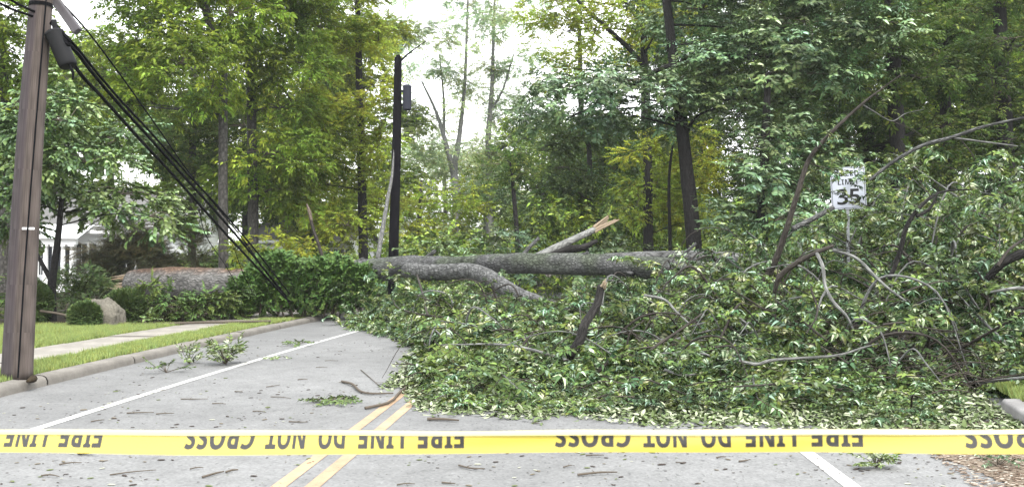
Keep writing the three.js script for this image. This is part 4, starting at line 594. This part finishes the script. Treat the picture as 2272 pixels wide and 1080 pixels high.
  function top(x, d) { const f = fr(x) + 0.5 * (noise3(x * 1.7, 2, 5) - 0.5), s = d - f; if (s < 0) return -1; const k = interp(hmax, x), back = smooth(20.5, 16.5, d - (x < -1.5 ? 8 : 0)), lift = (0.07 * smooth(0, 0.3, s) + 0.09 * smooth(0.3, 1.5, s) + 0.84 * Math.pow(smooth(x > -1.2 ? 0.9 : 0.2, 5.3, s), 0.85)) * (0.45 + 0.55 * back); return k * lift * (0.25 + 1.5 * fbm(x * 0.8, d * 0.8, 3, 3)) + 0.04; }
  const lists = [[], [], []], put = (p, dir, s, upb = 0.4) => { const k = R() < 0.42 ? 0 : R() < 0.5 ? 1 : 2, wv = fbm(p.x * 1.3 + 4, p.y * 1.6, p.z * 1.3, 3), b = 0.25 + 1.5 * wv; lists[k].push({ m: place(new THREE.Matrix4(), dir, V((R() - 0.5) * 1.6, upb + R() * 0.8, (R() - 0.5) * 1.6), s, p), c: tint(R, 0.4, 0.25).map((q) => q * b) }); };
  const wood = [];
  let made = 0;
  for (let k = 0; k < 140000 && made < 21000; k++) {
    const x = -4.6 + 14.2 * R(), d = 8 + 14 * R(), h = top(x, d); if (h < 0) continue; if (d > 19 && x > -1) continue; if (Math.abs(x / d) > 0.68) continue; if (x < 3.5 && d > 17 && R() < 0.5) continue;
        const near = smooth(18, 8, d); if (R() > 0.45 + 0.55 * near) continue;
    if (Math.hypot((x - 4.7) / 1.0, (d - 10.4) / 0.9) < 1 && R() < 0.65) continue;
    const hh = h * (R() < 0.62 ? 0.72 + 0.34 * R() : R()); const p = V(x, 0.03 + hh, -d);
    if (h > 0.3 && fbm(x * 1.7, hh * 2.4, d * 1.7, 3) < 0.465 && R() < 0.9) continue;
    const edge = smooth(1.5, 0.3, d - fr(x)) * (x > -1.3 ? 1 : 0); if (R() < edge * 0.62) continue;
    made++;
    const dr = clamp(hh * 0.9);
    put(p, V((R() - 0.5) * 2, (R() - 0.55) * 1.1 - 0.55 * dr, (R() - 0.35) * 2), (0.62 + 0.95 * R() * R() + 0.15 * R()) * (1 - 0.4 * edge), 0.4 + edge);
  }
  // leafy boughs reaching out of the heap
  let nb = 0;
  for (let k = 0; k < 3000 && nb < 120; k++) {
    const x = -3.8 + 12.4 * R(), d = 8.6 + 8 * R(), h = top(x, d); if (h < 0.15 || Math.abs(x / d) > 0.66) continue; if (x > -0.4 && x < 3.2 && d > 14.6) continue;
    nb++;
    const a = R() * 6.28, L = 0.7 + 1.3 * R(), rise = x > 4 ? 0.7 * R() : 0.35 * (R() - 0.2), o = V(x, h * 0.7, -d), e = V(x + Math.cos(a) * L, h + rise, -d + Math.sin(a) * L + 0.2), m = o.clone().lerp(e, 0.5); m.y += 0.15 * R(); m.x += 0.2 * (R() - 0.5);
    if (-e.z < fr(e.x) - 0.1) e.z = -fr(e.x) - 0.1;
    const pts = [o, m, e], r0 = 0.012 + 0.014 * R(), c = new THREE.CatmullRomCurve3(pts);
    part(t, 'branch', tube(pts, [r0, r0 * 0.7, r0 * 0.3], 5, { n: 8, rough: 0.15, seed: k }), R() < 0.3 ? M.barkPale : M.branch);
    for (let q = 0; q < 12; q++) { const u = 0.25 + 0.75 * R(), p = c.getPoint(u), T = c.getTangent(u); put(p, V(T.x + (R() - 0.5) * 1.6, T.y - 0.15 + (R() - 0.5) * 0.9, T.z + (R() - 0.5) * 1.6), 0.7 + 0.45 * R(), 0.7); }
  }
  // bare boughs arching over the heap
  for (let k = 0, q = 0; k < 2000 && q < 84; k++) {
    const x = -2.6 + 10.6 * R(), d = 9.4 + 6.4 * R(), h = top(x, d); if (h < 0.25 || Math.abs(x / d) > 0.62) continue; q++;
    const a = R() * 6.28, L = 0.8 + 1.5 * R(), up = 0.1 + 0.28 * R(), e = V(x + Math.cos(a) * L, 0, -d + Math.sin(a) * L * 0.6); e.y = Math.max(0.05, top(e.x, -e.z) + 0.05);
    const m1 = V(mix(x, e.x, 0.35) + 0.25 * (R() - 0.5), Math.max(h, e.y) + up, mix(-d, e.z, 0.3)), m2 = V(mix(x, e.x, 0.7) + 0.25 * (R() - 0.5), Math.max(h, e.y) + up * (0.2 + R()), mix(-d, e.z, 0.72)), r0 = 0.009 + 0.016 * R() * R();
    part(t, 'branch', tube([V(x, h * 0.6, -d), m1, m2, e], [r0, r0 * 0.9, r0 * 0.65, r0 * 0.3], 6, { n: 16, rough: 0.2, seed: k }), R() < 0.45 ? M.barkPale : M.branch);
  }
  // fine bare twigs poking through the leaves
  { const gs = []; for (let k = 0; k < 20000 && gs.length < 950; k++) { const hol = k % 4 === 0, x = hol ? 3.6 + 2.2 * R() : -3.4 + 11.5 * R(), d = hol ? 9.4 + 2 * R() : 8.5 + 7.5 * R(), h = top(x, d); if (h < 0.08 || Math.abs(x / d) > 0.64) continue; const a = R() * 6.28, L = 0.25 + 0.75 * R(), o = V(x, h * 0.75, -d), e = V(x + Math.cos(a) * L, Math.max(0.03, h + 0.22 * (R() - 0.25)), -d + Math.sin(a) * L * 0.7), m = o.clone().lerp(e, 0.5); m.y += 0.12 * R(); m.x += 0.12 * (R() - 0.5); const r0 = 0.005 + 0.006 * R(), b = 0.6 + 1.6 * R(); gs.push(tube([o, m, e], [r0, r0 * 0.8, r0 * 0.4], 4, { n: 6, cap: false, color: () => [b, b * 0.97, b * 0.92] })); } part(t, 'twigs', mergeGeometries(gs), M.branch, 'stuff'); }
  // leaves on the branches that stand out, and round the sign
  const LP = [[1278, 772, 9.95, 7, 0.8], [1310, 780, 10, 4, 0.8], [1842, 372, 15.2, 5, 0.35], [1850, 364, 15.2, 3, 0.3], [1926, 376, 15.2, 6, 0.4], [1888, 402, 15.25, 1, 0.2], [1880, 470, 15.1, 3, 0.5], [1890, 396, 15.3, 1, 0.2], [1904, 388, 15.3, 2, 0.3], [1932, 428, 15.2, 3, 0.3], [1828, 372, 15.1, 3], [1846, 360, 15.2, 3], [1952, 385, 15.1, 6], [1955, 425, 15.2, 6], [1862, 474, 15.1, 3], [1915, 486, 15, 4], [2230, 350, 11.6, 7], [2268, 440, 11.4, 9], [2190, 440, 11.2, 9], [2262, 520, 11, 9], [1940, 205, 13, 3], [1900, 260, 13, 3], [1850, 290, 13, 4], [1820, 330, 13, 3], [1800, 380, 13, 5], [1860, 350, 13.2, 4], [1896, 388, 13.4, 1], [1915, 345, 14, 6], [1962, 385, 14, 9], [1964, 430, 14, 8], [1960, 470, 14, 9], [1925, 480, 14.6, 6], [1885, 492, 14.6, 6], [1850, 510, 14, 6], [1980, 400, 13, 8], [2000, 350, 12.6, 5], [2050, 335, 12.4, 6], [2080, 310, 12.2, 4], [2150, 400, 12, 8], [2190, 360, 11.8, 7], [2220, 420, 11.8, 9], [2130, 450, 11.8, 8], [2050, 440, 11.5, 6], [2240, 480, 11.4, 10], [2170, 500, 11.4, 10], [1600, 525, 15, 6], [1640, 540, 14.5, 8], [1690, 530, 14, 9], [1740, 540, 13.6, 9], [1620, 590, 14, 6], [1540, 605, 14, 5], [1480, 610, 14, 4], [1390, 630, 13, 6], [1370, 645, 12, 5], [1800, 525, 13, 9], [1100, 612, 17.6, 3], [1020, 640, 17, 8], [880, 600, 21, 9], [840, 615, 21.5, 9], [800, 640, 21.6, 8], [760, 640, 22, 6], [900, 640, 19, 8], [820, 680, 20.5, 9], [760, 700, 21.4, 7], [720, 712, 21.6, 5], [2272, 400, 11.8, 8], [2260, 350, 12, 5], [2010, 500, 12.5, 8], [2090, 500, 12, 8]];
  for (const [px, py, d, n, j = 1] of LP) for (let q = 0; q < n; q++) { const p = P(px + (R() - 0.5) * 46 * j, py + (R() - 0.5) * 40 * j, d + (R() - 0.5) * 0.7 * j); put(p, V((R() - 0.5) * 2, -0.5 * R(), (R() - 0.5) * 2), 0.65 + 0.4 * R(), 0.8); }
  copies(t, 'foliage', SP.fallen, M.leafDull, lists[0]); copies(t, 'foliage', SP.fallenB, M.leafDull, lists[1]); copies(t, 'foliage', SP.fallenC, M.leafDull, lists[2]);
  return t;
})();
// torn leaves on the asphalt in front of the crown
{
  const R = rng(950), B = { p: [], c: [], i: [] }; addLeaf(B, V(0, 0.004, 0), V(1, 0.1, 0), V(0, 1, 0), 0.085, 0.036, 0.2, 0.5, [1, 1, 1]);
  const g = finish(B), l = [], front = [[-1.35, 11], [-0.95, 9.4], [0, 8.8], [1, 8.65], [2.5, 8.3], [3.7, 7.95], [4.6, 8.1], [5.2, 9]];
  for (let k = 0; k < 15000; k++) { const x = -1.6 + 6.8 * R(), d = interp(front, x) + (R() < 0.25 ? -0.7 * R() * R() : 2.1 * R()) + 0.9 * (fbm(x * 1.8, 1, 2, 3) - 0.42), y = Math.max(0.005, (d - interp(front, x)) * 0.16 * R() + 0.005), pale = R() < 0.34, b = 0.7 + 0.6 * R(); l.push({ m: place(new THREE.Matrix4(), V(R() - 0.5, (R() - 0.5) * 0.3, R() - 0.5), V((R() - 0.5) * 0.9, R() < 0.5 ? 1 : -1, (R() - 0.5) * 0.9), 0.7 + 0.6 * R(), V(x, y + 0.01, -d)), c: (pale ? [0.27, 0.29, 0.19] : [0.085, 0.115, 0.04]).map((q) => q * b) }); }
  tag(copies(scene, 'torn_leaves', g, M.leaf, l), 'torn pale leaves strewn on the asphalt before the fallen crown', 'leaves', null, 'stuff');
  // bits of leaf, bark and twig all over the road
  const bit = new THREE.IcosahedronGeometry(1, 0); bit.scale(0.03, 0.005, 0.011); paint(bit, 1, 1, 1);
  const l2 = []; for (let k = 0; k < 3200; k++) { const d = 4 + 15 * R() * Math.sqrt(R()), x = mix(Math.max(kerbX(d) + 0.05, -0.66 * d), Math.min(5, 0.66 * d), R()); if (fbm(x * 0.9, d * 0.9, 6, 3) < 0.4 + 0.14 * R()) continue; const u = R(), c = u < 0.5 ? [0.05, 0.04, 0.035] : u < 0.75 ? [0.13, 0.11, 0.08] : u < 0.9 ? [0.1, 0.12, 0.05] : [0.3, 0.3, 0.24]; const s = 0.35 + 1.1 * R() * R(); l2.push({ m: place(new THREE.Matrix4(), V(1, 0, (R() - 0.5) * 2.4), V(0, 1, 0), s, V(x, 0.006, -d)), c }); }
  for (let k = 0; k < 4200; k++) { const d = 4 + 12 * R() * R(), x = mix(Math.max(kerbX(d) + 0.05, -0.66 * d), Math.min(4.6, 0.66 * d), R()); if (fbm(x * 0.6 + 9, d * 0.7, 2, 3) < 0.34 + 0.25 * R()) continue; const b = 0.5 + R(); l2.push({ m: place(new THREE.Matrix4(), V(1, 0, (R() - 0.5) * 2.4), V(0, 1, 0), 0.1 + 0.3 * R() * R(), V(x, 0.004, -d)), c: R() < 0.7 ? [0.05 * b, 0.042 * b, 0.035 * b] : [0.11 * b, 0.115 * b, 0.06 * b] }); }
  tag(copies(scene, 'leaf_litter', bit, std({ vertexColors: true, roughness: 0.9 }), l2), 'fine dark litter of bark and leaf bits on the road', 'litter', null, 'stuff');
  const l3 = []; for (let k = 0; k < 4600; k++) { const d = 5.2 + 3.4 * R(), x = 4.9 - 1.75 * Math.pow(R(), 0.8) + (d - 6) * 0.2; l3.push({ m: place(new THREE.Matrix4(), V(1, 0, (R() - 0.5) * 2.4), V(0, 1, 0), 0.3 + 0.55 * R(), V(x, 0.012, -d)), c: R() < 0.5 ? [0.10, 0.07, 0.05] : R() < 0.7 ? [0.24, 0.19, 0.15] : [0.34, 0.31, 0.26] }); }
  tag(copies(scene, 'leaf_litter', bit, std({ vertexColors: true, roughness: 0.9 }), l3), 'brown leaf litter on the dirt at the lower right corner', 'litter', null, 'stuff');
}
// twigs and leafy sprays lying on the road
{
  const R = rng(970);
  function twig(label, pts, r, group, side = 1) {
    const w = pts.map(([x, y]) => { const v = G(x, y, r + 0.004); return v; }); w.forEach((v, i) => { if (i) v.y += 0.01 * R(); });
    const gs = [tube(w, [r, r * 0.85, r * 0.5], 6, { n: 12, rough: 0.25, seed: pts[0][0] })];
    for (let k = 0; k < side; k++) { const a = w[0].clone().lerp(w[w.length - 1], 0.3 + 0.4 * R()), L = w[0].distanceTo(w[w.length - 1]) * 0.22; gs.push(tube([a, V(a.x + (R() - 0.5) * L * 2, a.y + 0.012, a.z + (R() - 0.5) * L * 2)], [r * 0.5, r * 0.2], 5, { n: 3 })); }
    return single('twig', mergeGeometries(gs), M.twig, label, 'twig', group);
  }
  twig('bent dark twig left of where the yellow lines vanish', [[758, 846], [780, 853], [812, 872], [872, 874]], 0.017, null, 1);
  twig('thin dark twig standing off the bent one', [[800, 820], [825, 842], [850, 864]], 0.006, null, 1);
  twig('long dark branch curving out of the leaves over the yellow lines', [[810, 905], [860, 895], [890, 868], [960, 822], [985, 800]], 0.016, null, 2);
  twig('short thick black twig just right of the yellow lines', [[948, 929], [985, 930], [1018, 932]], 0.016, null, 0);
  twig('black bark piece just below the tape on the left', [[172, 1003], [190, 1003], [206, 1004]], 0.02, null, 0);
  twig('reddish twig at the bottom left of the yellow lines', [[448, 1058], [480, 1050], [496, 1046]], 0.008, null, 1);
  twig('small twig beside the reddish one near the bottom', [[500, 1047], [515, 1044], [528, 1043]], 0.008, null, 0);
  twig('forked twig below the tape right of the yellow lines', [[1018, 1032], [1045, 1040], [1075, 1042]], 0.007, null, 1);
  twig('straight dark twig near the bottom middle', [[1282, 1053], [1330, 1050], [1370, 1050]], 0.009, null, 1);
  twig('long thin stick at the bottom left', [[242, 1053], [290, 1048], [345, 1044]], 0.005, null, 0);
  const small = [[280, 916, 60], [345, 918, 40], [420, 1040, 30], [130, 1030, 50], [560, 912, 30], [640, 935, 40], [470, 895, 30], [1640, 1023, 26], [1500, 1025, 20], [1300, 1010, 40], [700, 815, 26], [660, 842, 22], [590, 858, 30], [520, 868, 18], [720, 800, 30], [600, 880, 45], [400, 885, 60], [200, 935, 30], [1180, 938, 26], [1250, 1036, 20], [880, 1075, 40], [980, 1070, 30], [700, 1000, 24], [90, 1055, 40], [1590, 1015, 22]];
  for (const [x, y, l] of small) { const s = (R() - 0.5) * 8; twig('small dark twig lying flat on the grey asphalt', [[x, y], [x + l * 0.5, y + s * 0.4], [x + l, y + s]], 0.004 + 0.003 * R(), 'small twigs scattered on the road', 1); }
  function spray(label, px, py, n, s, kind = 'fallen', spread = 0.16, rise = 0.4) {
    const b = G(px, py, 0.005), t = thing('leaf_spray', label, 'leaf spray', b), st = [];
    for (let k = 0; k < n; k++) { const a = R() * 6.28, L = spread * (0.3 + R()), e = V(b.x + Math.cos(a) * L, 0.03 + spread * 1.3 * rise * R(), b.z + Math.sin(a) * L * 0.8); st.push(tube([b, e], [0.005, 0.003], 5, { n: 2 })); const g = SP[kind].clone(); g.applyMatrix4(place(new THREE.Matrix4(), V(Math.cos(a) + (R() - 0.5), 1.6 * rise * R() - 0.1, Math.sin(a) + (R() - 0.5)), V(R() - 0.5, 1, R() - 0.5), s * (0.7 + 0.5 * R()), e)); const p = g.attributes.position; for (let i = 0; i < p.count; i++) if (p.getY(i) < 0.008) p.setY(i, 0.008 + 0.004 * R()); part(t, 'leaf_cluster', g, M.leaf); }
    part(t, 'stem', mergeGeometries(st), M.twig); return t;
  }
  spray('bushy green leaf spray on the road left of the white line', 500, 808, 40, 0.74, 'fallenB', 0.15, 1.5);
  spray('smaller leaf spray between the bushy one and the kerb', 418, 806, 16, 0.62, 'fallenB', 0.1, 1.5);
  spray('low ragged leaf spray nearest the left kerb', 368, 826, 9, 0.6, 'fallen', 0.14, 0.5);
  spray('flattened pale leaf spray beside the yellow lines', 745, 893, 18, 0.6, 'fallen', 0.16, 0.12);
  spray('flattened leaves where the white line vanishes', 660, 765, 10, 0.75, 'fallen', 0.22, 0.2);
  spray('single leaf scrap lying on the left white line', 602, 796, 4, 0.5, 'fallenB', 0.14, 0.1);
  spray('small green leaf tuft right of the right white line', 1945, 1036, 22, 0.42, 'fallenB', 0.05, 0.8);
  spray('grey green leaf tuft on the dirt in the right corner', 2215, 1034, 8, 0.4, 'fallenC', 0.07, 0.5);
  spray('pale leaves lying on the lawn by the weed clump', 345, 742, 4, 0.6, 'fallenB', 0.16);
}

// ------------------------------------------------------------------ the tape
{
  const cv = document.createElement('canvas'); cv.width = 2048; cv.height = 176; const x = cv.getContext('2d'); // 0.885 m by 76 mm
  x.fillStyle = '#b8a83e'; x.fillRect(0, 0, 2048, 176);
  x.fillStyle = '#15100a'; x.translate(1024, 88); x.rotate(Math.PI); x.font = 'bold 147px sans-serif'; x.textAlign = 'left'; x.textBaseline = 'alphabetic';
  const words = [['FIRE', 268], ['LINE', 268], ['DO', 164], ['NOT', 233], ['CROSS', 407]]; let cx = -1000; for (const [w, ww] of words) { x.fillText(w, cx, 46, ww); x.lineWidth = 5; x.strokeStyle = '#15100a'; x.strokeText?.(w, cx, 46, ww); cx += ww + 59; }
  const tx = new THREE.CanvasTexture(cv); tx.colorSpace = THREE.SRGBColorSpace; tx.wrapS = THREE.RepeatWrapping;
  // the tape is folded lengthwise: its upper third turns back over a rounded crease
  const prof = []; const wF = 0.0425; // [down, forward, length along]
  for (let k = 0; k <= 4; k++) prof.push([wF * (1 - k / 4), 0.005 * (1 - k / 4), wF * k / 4]);
  const pos = [], uv = [], idx = [], N = 160, m = prof.length, T = 0.0762;
  for (let i = 0; i <= N; i++) {
    const u = i / N, px = mix(-900, 3200, u), d = mix(2.22, 1.73, u), py = 961 + 2 * Math.sin(px / 520) + (px - 1136) * 0.0006, q = P(px, py, d), S = (px / 2272);
    const w = 1 + 0.05 * Math.sin(px / 340), len = 0.885; const s = i ? uv.s + q.distanceTo(uv.q) : 0; uv.s = s; uv.q = q;
    prof.forEach(([dn, fw, al]) => { pos.push(q.x, q.y - dn * w + 0.0008 * Math.sin(px / 90), q.z + fw * (1 + 0.8 * Math.sin(px / 260) + 3.2 * (1 - smooth(300, 1500, px))) + 0.0015 * Math.sin(px / 130 + dn * 90)); uv.push(s / len, al / T); });
  }
  const s0 = uv.filter((_, k) => k % 2 === 0), find = (px) => { let b = 0, e = 1e9; for (let i = 0; i <= N; i++) { const q = Math.abs(mix(-900, 3200, i / N) - px); if (q < e) { e = q; b = i; } } return s0[b * m]; };
  const shift = 1 - (find(1915) + 8 / 1024 * 0 ) ; // the F of FIRE ends a period
  for (let k = 0; k < uv.length; k += 2) uv[k] += shift - 0.012;
  for (let i = 0; i < N; i++) for (let j = 0; j < m - 1; j++) { const a = i * m + j, b = a + m; idx.push(a, b, a + 1, b, b + 1, a + 1); }
  const g = new THREE.BufferGeometry(); g.setAttribute('position', new THREE.Float32BufferAttribute(pos, 3)); g.setAttribute('uv', new THREE.Float32BufferAttribute([...uv], 2)); g.setIndex(idx); g.computeVertexNormals();
  const t = thing('caution_tape', 'folded yellow caution tape with upside down black lettering stretched across the road', 'tape', V(0, 1.1, -1.95));
  part(t, 'printed_face', g, new THREE.MeshPhysicalMaterial({ map: tx, roughness: 0.42, side: THREE.DoubleSide, clearcoat: 0.5, clearcoatRoughness: 0.25 }));
  // rounded strip on the upper edge, its pale colour a painted sky highlight
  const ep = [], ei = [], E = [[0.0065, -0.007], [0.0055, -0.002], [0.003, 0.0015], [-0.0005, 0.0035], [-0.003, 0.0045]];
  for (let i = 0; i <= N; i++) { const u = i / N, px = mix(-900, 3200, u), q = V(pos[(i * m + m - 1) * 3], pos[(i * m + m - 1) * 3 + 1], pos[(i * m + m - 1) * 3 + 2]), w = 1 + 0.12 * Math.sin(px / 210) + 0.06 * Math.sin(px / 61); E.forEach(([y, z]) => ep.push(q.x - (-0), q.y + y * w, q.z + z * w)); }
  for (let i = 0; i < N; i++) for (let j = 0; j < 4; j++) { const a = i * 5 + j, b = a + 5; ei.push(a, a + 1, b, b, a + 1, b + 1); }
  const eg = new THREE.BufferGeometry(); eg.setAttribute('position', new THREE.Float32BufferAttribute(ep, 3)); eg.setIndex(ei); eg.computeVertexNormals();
  part(t, 'highlight_edge', eg, new THREE.MeshPhysicalMaterial({ color: rgb(0.44, 0.39, 0.16), roughness: 0.5, side: THREE.DoubleSide, clearcoat: 0.8, clearcoatRoughness: 0.2 }));
}

scene.traverse((o) => { if (o.isMesh) { o.castShadow = true; o.receiveShadow = true; } });
renderer.render(scene, camera);
